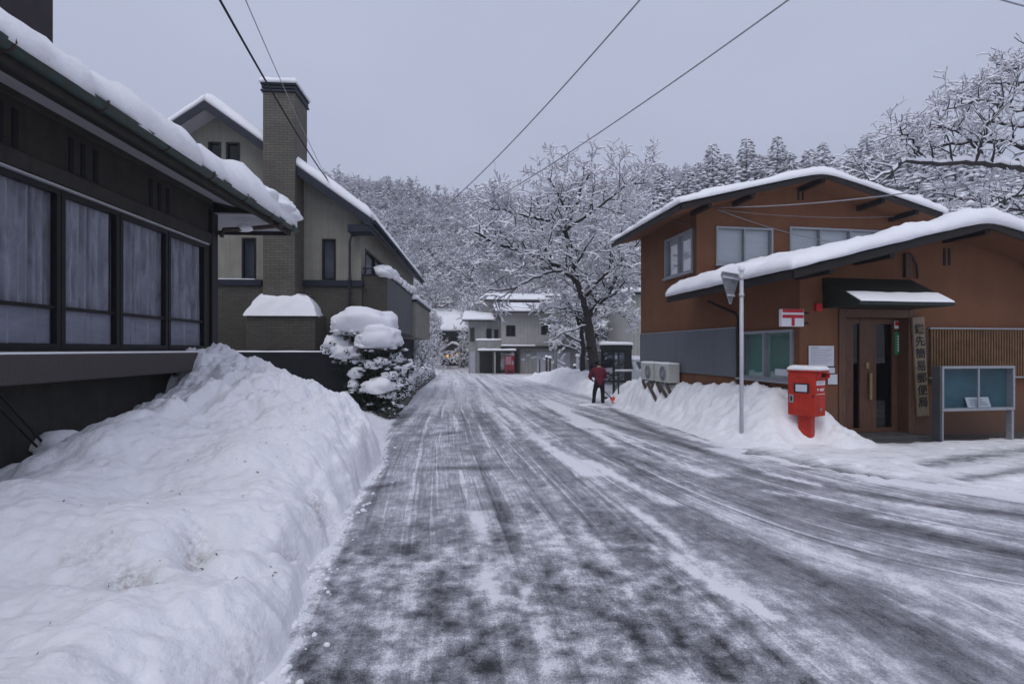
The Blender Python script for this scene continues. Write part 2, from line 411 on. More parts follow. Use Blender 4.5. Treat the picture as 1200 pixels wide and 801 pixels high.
def clods(X, Y, cell, seed, r=.62):
    """rounded clods of snow lying side by side"""
    rr = np.random.default_rng(seed); T = rr.random((128, 128, 3)); gx, gy = X / cell + 500, Y / cell + 500
    ix, iy = np.floor(gx).astype(int), np.floor(gy).astype(int); out = np.zeros_like(X, dtype=float)
    for dx in (-1, 0, 1):
        for dy in (-1, 0, 1):
            t = T[(ix + dx) % 128, (iy + dy) % 128]; px, py = ix + dx + t[..., 0], iy + dy + t[..., 1]; R = r * (.45 + .75 * t[..., 2])
            d2 = ((gx - px) ** 2 + (gy - py) ** 2) / R ** 2; out = np.maximum(out, R * np.sqrt(np.maximum(0, 1 - d2)))
    return out * cell

# ------------------------------------------------------------------ walls, windows
def wall(mb, P, a0, a1, zb, top, holes=(), depth=.12, extra=()):
    """a wall in the plane P(a,z,out) with real openings; top is a number or a function of a"""
    T = top if callable(top) else (lambda a: top)
    xs = sorted(set([a0, a1] + [h[0] for h in holes] + [h[1] for h in holes] + list(extra)))
    for xa, xb in zip(xs[:-1], xs[1:]):
        z = zb; mid = (xa + xb) / 2
        for h in sorted([h for h in holes if h[0] < mid < h[1]], key=lambda h: h[2]):
            mb.poly([P(xa, z, 0), P(xb, z, 0), P(xb, h[2], 0), P(xa, h[2], 0)]); z = h[3]
        mb.poly([P(xa, z, 0), P(xb, z, 0), P(xb, T(xb), 0), P(xa, T(xa), 0)])
    for (b0, b1, c0, c1) in holes:
        for (p, q) in (((b0, c0), (b1, c0)), ((b1, c0), (b1, c1)), ((b1, c1), (b0, c1)), ((b0, c1), (b0, c0))):
            mb.poly([P(*p, 0), P(*q, 0), P(*q, -depth), P(*p, -depth)])
    return mb

def window(parent, P, a0, a1, z0, z1, fm, back, pane=None, mull=(), rails=(), fw=.045, out=.03, depth=.08, gap=.10, bname='blind', sill=False, midw=None):
    mb = MB(); i = -depth
    mb.bar(P, a0, a0 + fw, z0, z1, i, out); mb.bar(P, a1 - fw, a1, z0, z1, i, out)
    mb.bar(P, a0 + fw, a1 - fw, z0, z0 + fw, i, out); mb.bar(P, a0 + fw, a1 - fw, z1 - fw, z1, i, out)
    w = midw or fw * .8
    for x in mull: mb.bar(P, x - w / 2, x + w / 2, z0 + fw, z1 - fw, i + .005, out - .012)
    for z in rails: mb.bar(P, a0 + fw, a1 - fw, z - w / 2, z + w / 2, i + .008, out - .016)
    w_ = mb.build('window', fm, parent)
    MB().poly([P(a0 + fw, z0 + fw, i + .03), P(a1 - fw, z0 + fw, i + .03), P(a1 - fw, z1 - fw, i + .03), P(a0 + fw, z1 - fw, i + .03)]).build('pane', pane or GLASS, w_)
    if back is not None:
        rows = []
        n = max(8, int((a1 - a0) / .012)) if bname == 'curtain' else 8
        for z in (z0 + .01, (z0 + z1) / 2, z1 - .01):
            rows.append([P(a0 + .01 + (a1 - a0 - .02) * k / n, z, i - gap + (.042 * math.sin(k * .62 + 2.6 * math.sin(k * .09 + a0)) * (.65 + .35 * math.sin(k * .23 + z + a0 * 3)) if bname == 'curtain' else 0)) for k in range(n + 1)])
        MB().grid(rows).build(bname, back, w_)
    if sill:
        MB().bar(P, a0 - .04, a1 + .04, z0 - .045, z0 - .002, -.02, out + .05).build('sill', fm, w_)
    return w_

def text_mesh(body, size, m, parent, name, matx, bold=0.0, squash=None):
    c = bpy.data.curves.new(name, 'FONT'); c.body = body; c.size = size; c.align_x = 'CENTER'; c.align_y = 'CENTER'; c.extrude = .003; c.offset = bold
    o = bpy.data.objects.new(name, c); COL.objects.link(o)
    me = bpy.data.meshes.new_from_object(o.evaluated_get(bpy.context.evaluated_depsgraph_get()))
    bpy.data.objects.remove(o); bpy.data.curves.remove(c)
    me.materials.clear(); me.materials.append(m); me.transform(matx)
    return link(name, me, parent)

# ------------------------------------------------------------------ snow laden branches
class Segs:
    def __init__(s): s.a = []; s.b = []; s.r0 = []; s.r1 = []
    def add(s, a, b, r0, r1): s.a.append(tuple(a)); s.b.append(tuple(b)); s.r0.append(r0); s.r1.append(r1)
    def arrays(s): return np.array(s.a), np.array(s.b), np.array(s.r0), np.array(s.r1)

def seg_branches(A, B, r0, r1, n=5):
    d = B - A; L = np.linalg.norm(d, axis=1, keepdims=True) + 1e-9; d = d / L
    up = np.tile([0, 0, 1.0], (len(A), 1)); up[np.abs(d[:, 2]) > .95] = [1, 0, 0]
    e1 = np.cross(d, up); e1 /= np.linalg.norm(e1, axis=1, keepdims=True); e2 = np.cross(e1, d)
    A2 = A - d * np.minimum(r0[:, None] * .4, L * .1)
    V = []
    for k in range(n):
        t = 2 * math.pi * k / n; o = e1 * math.cos(t) + e2 * math.sin(t); V.append(A2 + o * r0[:, None])
    for k in range(n):
        t = 2 * math.pi * k / n; o = e1 * math.cos(t) + e2 * math.sin(t); V.append(B + o * r1[:, None])
    V = np.stack(V, 1)
    base = (np.arange(len(A)) * 2 * n)[:, None]
    Fq = np.concatenate([base + np.array([[k, (k + 1) % n, n + (k + 1) % n, n + k]]) for k in range(n)], 0)
    return V.reshape(-1, 3), Fq

def seg_snow(A, B, r0, r1, wmin=.02, thick=1.6, tmin=.03, cover=.9, seed=0, tmax=.14):
    d = B - A; L = np.linalg.norm(d, axis=1) + 1e-9; dz = np.abs(d[:, 2]) / L
    rr = np.random.default_rng(seed)
    keep = (dz < .80) & (rr.random(len(A)) < cover)
    A, B, r0, r1, d, L, dz = A[keep], B[keep], r0[keep], r1[keep], d[keep], L[keep], dz[keep]
    if len(A) == 0: return np.zeros((0, 3)), np.zeros((0, 4), int)
    side = np.stack([d[:, 1], -d[:, 0], np.zeros(len(A))], 1); side /= np.linalg.norm(side, axis=1, keepdims=True) + 1e-9
    h = np.sqrt(1 - dz ** 2)
    V = []
    for (Pt, r) in ((A, r0), (B, r1)):
        w = np.maximum(r * .85, wmin) * (.7 + .6 * rr.random(len(A))); t = np.minimum(np.maximum(r * thick, tmin), tmax) * h * (.6 + .8 * rr.random(len(A)))
        z0 = r * .35
        for (cx, cz) in ((-1, 0), (-.95, .55), (-.35, 1), (.4, 1), (.95, .5), (1, 0)):
            V.append(Pt + side * (w * cx)[:, None] + np.array([0, 0, 1]) * (z0 + t * cz)[:, None])
    V = np.stack(V, 1); n = 6
    base = (np.arange(len(A)) * 2 * n)[:, None]
    Fq = np.concatenate([base + np.array([[k, (k + 1) % n, n + (k + 1) % n, n + k]]) for k in range(n)], 0)
    return V.reshape(-1, 3), Fq

def rand_unit(rng):
    while True:
        v = Vector((rng.uniform(-1, 1), rng.uniform(-1, 1), rng.uniform(-1, 1)))
        if .05 < v.length < 1: return v.normalized()

def grow(S, p, d, L, r, lev, rng, droop=.0, up=.0, nseg=5, kids=(6, 5, 4), ratio=.5, spread=.9, wander=.18):
    p = Vector(p); d = Vector(d).normalized(); sl = L / nseg; pts = [(p.copy(), d.copy(), r)]
    for i in range(nseg):
        d = (d + rand_unit(rng) * wander + Vector((0, 0, up - droop * (i / nseg)))).normalized()
        q = p + d * sl; r2 = max(r * (1 - .75 / nseg), .004)
        S.add(p, q, r, r2); p, r = q, r2; pts.append((p.copy(), d.copy(), r))
    if lev <= 0: return
    k = kids[len(kids) - lev] if lev <= len(kids) else kids[0]
    for j in range(k):
        t = rng.uniform(.2, 1) * nseg; i = min(int(t), nseg - 1); f = t - i
        q = pts[i][0].lerp(pts[i + 1][0], f); dd = pts[i][1]
        side = rand_unit(rng); side = (side - dd * side.dot(dd))
        if side.length < .1: continue
        nd = dd * (1 - spread * .45) + side.normalized() * spread
        grow(S, q, nd, L * ratio * rng.uniform(.6, 1.25), max(pts[i][2] * .55, .005), lev - 1, rng, droop, up, max(3, nseg - 1), kids, ratio, spread, wander)

def tree_objs(name, S, label, cat, loc, group=None, n=5, **kw):
    A, B, r0, r1 = S.arrays()
    root = empty(name, label, cat, loc, 0, group)
    off = np.array(loc)
    V, Fq = seg_branches(A - off, B - off, r0, r1, n)
    link('branches', np_mesh('branches', V, Fq, M['bark'], smooth=True), root)
    V, Fq = seg_snow(A - off, B - off, r0, r1, **kw)
    link('branch_snow', np_mesh('branch_snow', V, Fq, SNOWT, smooth=True), root)
    return root
# ================================================================== camera, sky, sun
cam = bpy.data.cameras.new('camera'); co = bpy.data.objects.new('camera', cam); COL.objects.link(co)
co.location = (0, 0, CAMZ); co.rotation_euler = (math.radians(90), 0, 0)
cam.lens = 18; cam.sensor_width = 36; cam.shift_y = 8.5 / 1200; cam.clip_end = 2000; cam.clip_start = .05
SC.camera = co
SC.view_settings.view_transform = 'Standard'; SC.view_settings.look = 'None'; SC.view_settings.exposure = 0.38; SC.view_settings.gamma = 1
w = bpy.data.worlds.new('World'); SC.world = w; w.use_nodes = True
nt = w.node_tree; N = nt.nodes; L = nt.links
SUN_EL, SUN_AZ = 58, 200
sky = N.new('ShaderNodeTexSky'); sky.sky_type = 'NISHITA'; sky.sun_disc = False
sky.sun_elevation = math.radians(SUN_EL); sky.sun_rotation = math.radians(SUN_AZ)
# overcast: a closed cloud deck, evenly grey-blue, a trace of the blue sky above it
tc = N.new('ShaderNodeTexCoord'); cl = N.new('ShaderNodeTexNoise'); cl.inputs['Scale'].default_value = 1.6; cl.inputs['Detail'].default_value = 5
mpw = N.new('ShaderNodeMapping'); mpw.inputs['Scale'].default_value = (1, 1, 2.5); L.new(tc.outputs['Generated'], mpw.inputs['Vector']); L.new(mpw.outputs[0], cl.inputs['Vector'])
crp = N.new('ShaderNodeValToRGB'); L.new(cl.outputs['Fac'], crp.inputs['Fac'])
crp.color_ramp.elements[0].position = .3; crp.color_ramp.elements[0].color = (4.0, 4.32, 5.55, 1)
crp.color_ramp.elements[1].position = .7; crp.color_ramp.elements[1].color = (4.45, 4.80, 6.1, 1)
mix = N.new('ShaderNodeMixRGB'); mix.inputs['Fac'].default_value = .9
L.new(sky.outputs['Color'], mix.inputs['Color1']); L.new(crp.outputs['Color'], mix.inputs['Color2'])
bg = N['Background']; bg.inputs['Strength'].default_value = .1; L.new(mix.outputs['Color'], bg.inputs['Color'])
sl = bpy.data.lights.new('sun', 'SUN'); sl.energy = .9; sl.angle = math.radians(40); sl.color = (1, .98, .96)
so = bpy.data.objects.new('sun', sl); COL.objects.link(so)
az = math.radians(SUN_AZ); el = math.radians(SUN_EL)
so.rotation_euler = Vector((-math.sin(az) * math.cos(el), -math.cos(az) * math.cos(el), -math.sin(el))).to_track_quat('-Z', 'Y').to_euler()

# ================================================================== ground, road, hills
def ground_px(px, py):
    Y = 10.0
    for _ in range(30): Y = (CAMZ - gz(Y)) * F / max(py - HZ, 1)
    return Vector(((px - 600) / F * Y, Y, gz(Y)))

ys = np.concatenate([np.linspace(-60, 5, 12), np.linspace(7, 80, 60), np.linspace(90, 400, 12)])
xs = np.linspace(-300, 400, 120)
X, Y = np.meshgrid(xs, ys)
tag(link('ground', heightfield('ground', xs, ys, gzv(Y) - .07, SNOW)), kind='structure')

# the road sheet, with how much snow lies where measured along the wheel tracks
xs = np.arange(-11, 18, .075); ys = np.geomspace(.8, 82, 400)
X, Y = np.meshgrid(xs, ys)
cY = np.interp(Y, [0, 3.09, 6.57, 8.9, 16.5, 25, 40, 60, 90], [1.9, 1.54, .99, .65, -.27, -1.1, -3, -6, -10])
wY = .7 + 4 / np.maximum(Y - 1.8, 1.6) ** 2
D = (X - cY) / np.where(X > cY, wY, .85)
S_ = Y * 1.0
v = .63 + .06 * np_noise(D, S_, 2.4, 3, 4) * 1.2
st = np_noise(D * 7 + .6 * np_noise(X, Y, .7, 6, 3), S_ * .30, 1.0, 5, 4); v += .11 * st * np.clip((Y - 2) / 4, .35, 1)
st2 = np_noise(D * 3.2, S_ * .07, 1.0, 8, 2); v += .12 * st2
v += np.clip((Y - 14) / 40, 0, .12)
near = np.clip((5.5 - Y) / 3, 0, 1) * np.clip((1.6 - X) / 1.2, 0, 1)
v += near * (.20 * np_noise(X, Y, 1.6, 21, 5, .65) - .02)
rgt = np.clip((X - 1.5) / 2, 0, 1) * np.clip((9 - Y) / 3, 0, 1)
v += rgt * (.035 + .06 * np_noise(D * 5, S_ * .1, 1, 33, 3))
def stroke(pts, wid, amt, seed=0, soft=1.0):
    global v
    P = [ground_px(*p) for p in pts]
    best = np.full(X.shape, 1e9); tt = np.zeros_like(X); tot = 0
    for a, b in zip(P[:-1], P[1:]):
        dx, dy = b.x - a.x, b.y - a.y; l2 = dx * dx + dy * dy + 1e-9
        t = np.clip(((X - a.x) * dx + (Y - a.y) * dy) / l2, 0, 1)
        dd = np.hypot(X - a.x - t * dx, Y - a.y - t * dy); best = np.minimum(best, dd)
    nz = 1 + .8 * np_noise(D * 6, S_ * .8, 1.0, 50 + seed, 3)
    if amt < -.25: wid = wid * 1.3; amt = amt * .66
    amt = amt * .72
    v = v + amt * np.exp(-(best / (wid * np.maximum(nz, .25))) ** 2)
WH = [([(588, 478), (625, 508), (655, 532), (690, 555)], .16, .42), ([(640, 470), (668, 485), (690, 500)], .22, .4), ([(700, 497), (730, 512), (765, 530), (800, 545), (835, 556)], .12, .36),
      ([(895, 555), (955, 567)], .06, .35), ([(690, 540), (735, 565), (785, 590)], .07, .36), ([(760, 638), (830, 680), (905, 722)], .045, .40), ([(1030, 605), (1115, 620)], .05, .25),
      ([(1065, 712), (1130, 735), (1200, 760)], .03, .28), ([(740, 595), (805, 640)], .04, .3), ([(1062, 592), (1125, 600)], .05, .3), ([(900, 575), (985, 587)], .05, .25), ([(688, 495), (720, 522)], .10, .3),
      ([(560, 455), (590, 500), (600, 540)], .12, .16), ([(560, 600), (575, 700), (590, 790)], .09, .2), ([(500, 640), (480, 700), (455, 780)], .07, .18), ([(620, 690), (650, 790)], .05, .22), ([(800, 650), (880, 700)], .04, .2),
      ([(430, 600), (405, 680), (380, 780)], .06, .18), ([(930, 640), (1080, 690)], .04, .16), ([(640, 570), (700, 640), (740, 700)], .04, .18), ([(1000, 590), (1200, 640)], .04, .15)]
DK = [([(715, 478), (770, 507), (830, 533), (900, 557), (980, 574), (1100, 592), (1200, 604)], .13, -.24), ([(760, 487), (800, 505), (850, 525)], .07, -.16), ([(740, 520), (800, 552), (900, 588), (1000, 612), (1200, 655)], .14, -.17),
      ([(558, 442), (600, 482), (645, 530)], .12, -.14), ([(620, 460), (700, 520), (800, 590), (960, 680)], .10, -.12), ([(860, 560), (960, 590), (1100, 625), (1200, 650)], .08, -.12),
      ([(700, 600), (850, 690), (1000, 790)], .06, -.10), ([(880, 600), (1040, 660), (1200, 720)], .07, -.10),
      ([(527, 548), (570, 548)], .12, -.38), ([(425, 573), (465, 567)], .07, -.36), ([(505, 510), (535, 507)], .16, -.28), ([(588, 590), (600, 630)], .075, -.36), ([(615, 590), (628, 600)], .05, -.3), ([(695, 665), (722, 678)], .05, -.42),
      ([(700, 715), (740, 740), (765, 770)], .065, -.42), ([(515, 690), (560, 705)], .06, -.36), ([(545, 770), (585, 790)], .07, -.36), ([(775, 715), (800, 750), (860, 795)], .04, -.4), ([(490, 722), (530, 730)], .05, -.34), ([(590, 735), (610, 765)], .045, -.3),
      ([(420, 740), (480, 760)], .06, -.28), ([(360, 770), (420, 795)], .07, -.32), ([(638, 660), (655, 690)], .04, -.3), ([(890, 760), (950, 800)], .035, -.34), ([(470, 640), (500, 655)], .05, -.24), ([(400, 640), (440, 650)], .06, -.2), ([(660, 745), (680, 790)], .04, -.26)]
for i, (p, wd, a) in enumerate(WH): stroke(p, wd, a, i)
for i, (p, wd, a) in enumerate(DK): stroke(p, wd, a, 40 + i)
Rr = ([-5, 3.2, 4.0, 4.6, 5.0, 5.45, 5.9, 6.36, 6.9, 8.2, 12.6, 16, 22, 29, 40, 50, 60, 90], [60, 14, 9.5, 7.4, 6.4, 5.5, 4.9, 4.4, 3.95, 3.5, 3.65, 3.85, 3.95, 3.0, 1.2, -1, -3.5, -9])
Lr = ([0, 2.45, 4.55, 7.06, 9, 14.2, 26, 40, 65, 90], [-.90, -1.19, -1.60, -1.86, -2.3, -3.36, -5.0, -6.3, -9.2, -13])
eR = np.interp(Y, *Rr) - X; eL = X - np.interp(Y, *Lr)
v += .30 * np.exp(-(np.maximum(eR, 0) / .25) ** 2) * (.5 + np_noise(X, Y, 2.2, 71, 3)) + .30 * np.exp(-(np.maximum(eL, 0) / (.09 + .10 * np.clip(np_noise(X, Y, 2.6, 151, 3), 0, 1))) ** 2)
me = heightfield('road', xs, ys, gzv(Y) + .0, None) if False else None
def road_mat():
    m = bpy.data.materials.new('slushy_road'); m.use_nodes = True
    nt = m.node_tree; N = nt.nodes; L = nt.links; bs = N['Principled BSDF']
    at_ = N.new('ShaderNodeAttribute'); at_.attribute_name = 'snow_cover'
    uv = N.new('ShaderNodeAttribute'); uv.attribute_name = 'track'
    tc = N.new('ShaderNodeTexCoord')
    def noise_(vec, sc, det, ro, mp=None):
        n = N.new('ShaderNodeTexNoise'); n.inputs['Scale'].default_value = sc; n.inputs['Detail'].default_value = det; n.inputs['Roughness'].default_value = ro
        if mp:
            q = N.new('ShaderNodeMapping'); q.inputs['Scale'].default_value = mp; L.new(vec, q.inputs['Vector']); vec = q.outputs[0]
        L.new(vec, n.inputs['Vector']); return n.outputs['Fac']
    def mad(a, k, b, off=-.5):
        s1 = N.new('ShaderNodeMath'); s1.operation = 'ADD'; L.new(a, s1.inputs[0]); s1.inputs[1].default_value = off
        s2 = N.new('ShaderNodeMath'); s2.operation = 'MULTIPLY_ADD'; L.new(s1.outputs[0], s2.inputs[0]); s2.inputs[1].default_value = k; L.new(b, s2.inputs[2]); return s2.outputs[0]
    x = at_.outputs['Fac']
    nr = N.new('ShaderNodeAttribute'); nr.attribute_name = 'mottle'
    def madv(a, k, b, w, inv):
        s1 = N.new('ShaderNodeMath'); s1.operation = 'SUBTRACT'; L.new(a, s1.inputs[0]); s1.inputs[1].default_value = .5
        f = N.new('ShaderNodeMapRange'); L.new(w, f.inputs['Value']); f.inputs['To Min'].default_value = k if inv else 0; f.inputs['To Max'].default_value = k * .12 if inv else k
        s2 = N.new('ShaderNodeMath'); s2.operation = 'MULTIPLY_ADD'; L.new(s1.outputs[0], s2.inputs[0]); L.new(f.outputs[0], s2.inputs[1]); L.new(b, s2.inputs[2]); return s2.outputs[0]
    w = nr.outputs['Fac']
    x = madv(noise_(tc.outputs['Object'], 2.0, 15, .62, (1.4, 1, 1)), .72, x, w, False)
    x = madv(noise_(tc.outputs['Object'], 7.5, 13, .64), .85, x, w, False)
    x = madv(noise_(tc.outputs['Object'], 110, 4, .7), .45, x, w, False)
    def band(mp, det, lo, hi, k, x, inv=True):
        n = noise_(uv.outputs['Vector'], 1, det, .55, mp); q = N.new('ShaderNodeMapRange'); q.interpolation_type = 'SMOOTHSTEP'; L.new(n, q.inputs['Value']); q.inputs['From Min'].default_value = lo; q.inputs['From Max'].default_value = hi
        f = N.new('ShaderNodeMapRange'); L.new(w, f.inputs['Value']); f.inputs['To Min'].default_value = k; f.inputs['To Max'].default_value = k * .35
        s2 = N.new('ShaderNodeMath'); s2.operation = 'MULTIPLY_ADD'; L.new(q.outputs[0], s2.inputs[0]); L.new(f.outputs[0], s2.inputs[1]); L.new(x, s2.inputs[2]); return s2.outputs[0]
    x = band((5.5, .13, 1), 4, .585, .605, .10, x)
    x = band((13, .22, 1.7), 3, .63, .645, .07, x)
    x = band((9, .10, 3.1), 3, .60, .62, -.08, x)
    x = band((24, .16, 4.3), 2, .64, .655, -.05, x)
    x = madv(noise_(uv.outputs['Vector'], 1, 9, .68, (22, 1.2, 1)), .30, x, w, True)
    x = madv(noise_(uv.outputs['Vector'], 1, 4, .6, (70, 2.2, 1)), .26, x, w, True)
    x = madv(noise_(tc.outputs['Object'], 3.4, 15, .70), .40, x, w, True)
    x = madv(noise_(tc.outputs['Object'], 1, 10, .75, (30, 9, 1)), .32, x, w, True)
    x = mad(noise_(tc.outputs['Object'], 55, 6, .75), .30, x)
    rp = N.new('ShaderNodeValToRGB'); L.new(x, rp.inputs['Fac']); cr = rp.color_ramp
    for i, (p, c) in enumerate(((.30, (.022, .022, .025)), (.40, (.05, .05, .056)), (.455, (.12, .12, .135)), (.53, (.21, .21, .235)), (.625, (.34, .34, .375)), (.72, (.60, .60, .64)), (.80, (.84, .84, .875)))):
        e = cr.elements[i] if i < 2 else cr.elements.new(p)
        e.position = p; e.color = (*c, 1)
    L.new(rp.outputs['Color'], bs.inputs['Base Color'])
    rr = N.new('ShaderNodeValToRGB'); L.new(x, rr.inputs['Fac'])
    rr.color_ramp.elements[0].position = .2; rr.color_ramp.elements[0].color = (.24, .24, .24, 1)
    rr.color_ramp.elements[1].position = .75; rr.color_ramp.elements[1].color = (.56, .56, .56, 1)
    L.new(rr.outputs['Color'], bs.inputs['Roughness']); bs.inputs['Specular IOR Level'].default_value = .5
    b = N.new('ShaderNodeBump'); b.inputs['Strength'].default_value = .5; b.inputs['Distance'].default_value = .02
    L.new(x, b.inputs['Height']); L.new(b.outputs['Normal'], bs.inputs['Normal'])
    return m
me = heightfield('road', xs, ys, gzv(Y) + .012 * (v - .5) + .006 * np_noise(D * 8, S_ * .3, 1, 9, 3), road_mat())
a = me.attributes.new('snow_cover', 'FLOAT', 'POINT'); a.data.foreach_set('value', v.astype(np.float32).ravel())
a = me.attributes.new('mottle', 'FLOAT', 'POINT'); a.data.foreach_set('value', np.clip((6.5 - Y) / 3.0, 0, 1).astype(np.float32).ravel() * (np.clip((2.6 - X) / 1.6, .35, 1)).astype(np.float32).ravel())
a = me.attributes.new('track', 'FLOAT_VECTOR', 'POINT'); a.data.foreach_set('vector', np.stack([D, S_, np.zeros_like(D)], -1).astype(np.float32).ravel())
tag(link('road', me), kind='structure')

# ---- hills
def hill_z(x, y):
    x = np.asarray(x, float); y = np.asarray(y, float); a_ = x / np.maximum(y, 1)
    foot = np.interp(a_, [-.4, -.05, .1, .25, 1.2], [92, 88, 60, 42, 36])
    rid = np.interp(a_, [-.5, -.3, -.08, 0, .15, .25, .4, .7, 1.2], [46, 43, 39, 38, 40, 44, 46, 48, 60])
    t = np.clip((y - foot) / (150 - foot), 0, 1)
    return gzv(y) - .4 + rid * t ** .92 + 1.5 * np_noise(x, y, .05, 77, 3) * np.clip(t * 5, 0, 1)
aa = np.linspace(-1.3, 2.0, 150); ys = np.concatenate([np.linspace(34, 150, 90), np.linspace(156, 300, 20)])
A_, Y = np.meshgrid(aa, ys); X = A_ * Y; V = np.stack([X, Y, hill_z(X, Y)], -1).reshape(-1, 3); nx = len(aa)
i = np.arange(len(ys) - 1)[:, None] * nx + np.arange(nx - 1)[None, :]
tag(link('hill', np_mesh('hill', V, np.stack([i, i + 1, i + nx + 1, i + nx], -1).reshape(-1, 4), M['hill'], smooth=True)), kind='structure')

# ================================================================== the ploughed heap on the left
H1 = Frame(-4.783, 8.2, 3.6)
def heap_z(X, Y):
    e = np.interp(Y, Lr[0], Lr[1]) + .10 * np_noise(X, Y, 1.4, 4, 3) + .05 * np_noise(X, Y, 5, 14, 3)
    s = e - X
    crest = np.interp(Y, [-2, 0, 2, 3, 4, 5, 6, 7, 7.6, 8.1, 8.6, 9.3, 10], [.50, .56, .66, .70, .80, .97, 1.20, 1.48, 1.60, 1.42, .95, .3, -.1])
    f = np.interp(s, [-.6, -.02, .06, .16, .3, .55, 1.0, 1.8, 2.5, 2.9, 3.4, 4.5], [-.3, -.06, .20, .36, .46, .58, .70, .86, 1.0, .92, .70, .55])
    # fan out towards the near left: flatter there
    lump = np.clip(s / .3, 0, 1)
    z = np.maximum(crest, .02) * f - .3 * np.clip((Y - 9.0) / .6, 0, 1)
    z = z * (1 - .34 * np.clip((s - 2.0) / .8, 0, 1) * np.clip((7.5 - Y) / .7, 0, 1))
    rough = np.clip((Y - 4.2) / 2.5, .25, 1)
    n1 = np_noise(X, Y, 1.25, 31, 3); n2 = np.abs(np_noise(X, Y, 3.4, 32, 3)); n3 = np.abs(np_noise(X, Y, 9, 33, 3)); n4 = np_noise(X, Y, 24, 34, 2)
    z = z + lump * (.13 * n1 + rough * (.16 * (.35 - n2) + .07 * (.3 - n3)) + .012 * n4)
    z = z + lump * rough * .55 * clods(X + .05 * n4, Y, .30, 41) * np.clip(.5 + 1.4 * np_noise(X, Y, .9, 42, 2), 0, 1) + lump * rough * .5 * clods(X, Y + .03 * n4, .11, 43) * np.clip(.3 + 1.6 * np_noise(X, Y, 1.3, 44, 2), 0, 1)
    side = np.exp(-((s - .22) / .22) ** 2); z = z + side * (.06 * np_noise(X, Y, 6, 36, 4))
    for (px, py, dep, rx, ry, ang) in HOLES:
        c, sn = math.cos(ang), math.sin(ang); u = (X - px) * c + (Y - py) * sn; w_ = -(X - px) * sn + (Y - py) * c
        z = z - dep * np.exp(-(u / rx) ** 2 - (w_ / ry) ** 2)
    return z + gzv(Y)
HOLES = [(-1.95, 3.15, .16, .10, .30, .5), (-1.55, 3.55, .13, .05, .16, -.2), (-2.05, 2.75, .10, .12, .2, .9), (-1.1, 2.15, .10, .06, .2, .1), (-1.72, 4.5, .08, .1, .25, .3), (-2.9, 4.1, .10, .35, .5, .2), (-2.6, 2.3, .07, .3, .4, .1)]
xs = np.arange(-6.2, -.55, .022); ys = np.concatenate([np.arange(-1.5, 6, .022), np.arange(6, 10, .026)])
X, Y = np.meshgrid(xs, ys); hz_ = heap_z(X, Y)
me = heightfield('snow_heap', xs, ys, hz_, SNOWD)
dirt = np.zeros_like(X)
for (px, py, dep, rx, ry, ang) in HOLES[:5]:
    c, sn = math.cos(ang), math.sin(ang); u = (X - px) * c + (Y - py) * sn; w_ = -(X - px) * sn + (Y - py) * c
    dirt += 1.1 * np.exp(-(u / (rx * .8)) ** 2 - (w_ / (ry * .8)) ** 2)
eh = np.interp(Y, Lr[0], Lr[1]) - X
dirt += .55 * np.exp(-((eh - .05) / .12) ** 2) * np.clip(.2 + 1.5 * np_noise(X, Y, 2.1, 141, 3), 0, 1) + .5 * np.clip(np_noise(X, Y, 1.7, 142, 4) - .28, 0, 1) * 2
a = me.attributes.new('dirt', 'FLOAT', 'POINT'); a.data.foreach_set('value', np.clip(dirt, 0, 1).astype(np.float32).ravel())
o = link('snow_heap', me)
tag(o, 'big heap of ploughed snow piled against the dark house on the left', 'snow heap')
# loose crumbs of snow along the foot of the heap
mb = MB(); rg = random.Random(5)
for k in range(240):
    y = rg.uniform(1.6, 8.6); x = float(np.interp(y, Lr[0], Lr[1])) + abs(rg.gauss(0, .10)) + .0
    r = rg.choice([.008, .012, .018, .028]) * rg.uniform(.7, 1.2); blob(mb, (x, y, gz(y) + r * .2), (r, r * rg.uniform(.7, 1.2), r * .8), k, 1, .5, .6)
tag(mb.build('snow_crumbs', SNOW), kind='stuff')

# dead leaves and twig ends lying on the heap
mb = MB(); rl = random.Random(15)
for k in range(170):
    y = rl.uniform(1.5, 7.5); x = float(np.interp(y, Lr[0], Lr[1])) - abs(rl.gauss(0, 1.1)) - .05
    iy, ix_ = np.searchsorted(ys, y), np.searchsorted(xs, x)
    if iy >= len(ys) or ix_ >= len(xs) or ix_ < 1: continue
    z = hz_[iy, ix_] + .006; a_ = rl.uniform(0, 6.28); l = rl.uniform(.004, .015); w_ = l * rl.choice([.15, .4, .6]); dx, dy = math.cos(a_), math.sin(a_)
    mb.poly([(x - dx * l, y - dy * l, z), (x + dy * w_, y - dx * w_, z + .004), (x + dx * l, y + dy * l, z + rl.uniform(0, .012)), (x - dy * w_, y + dx * w_, z + .002)])
tag(mb.build('leaf_litter', M['bark']), kind='stuff')
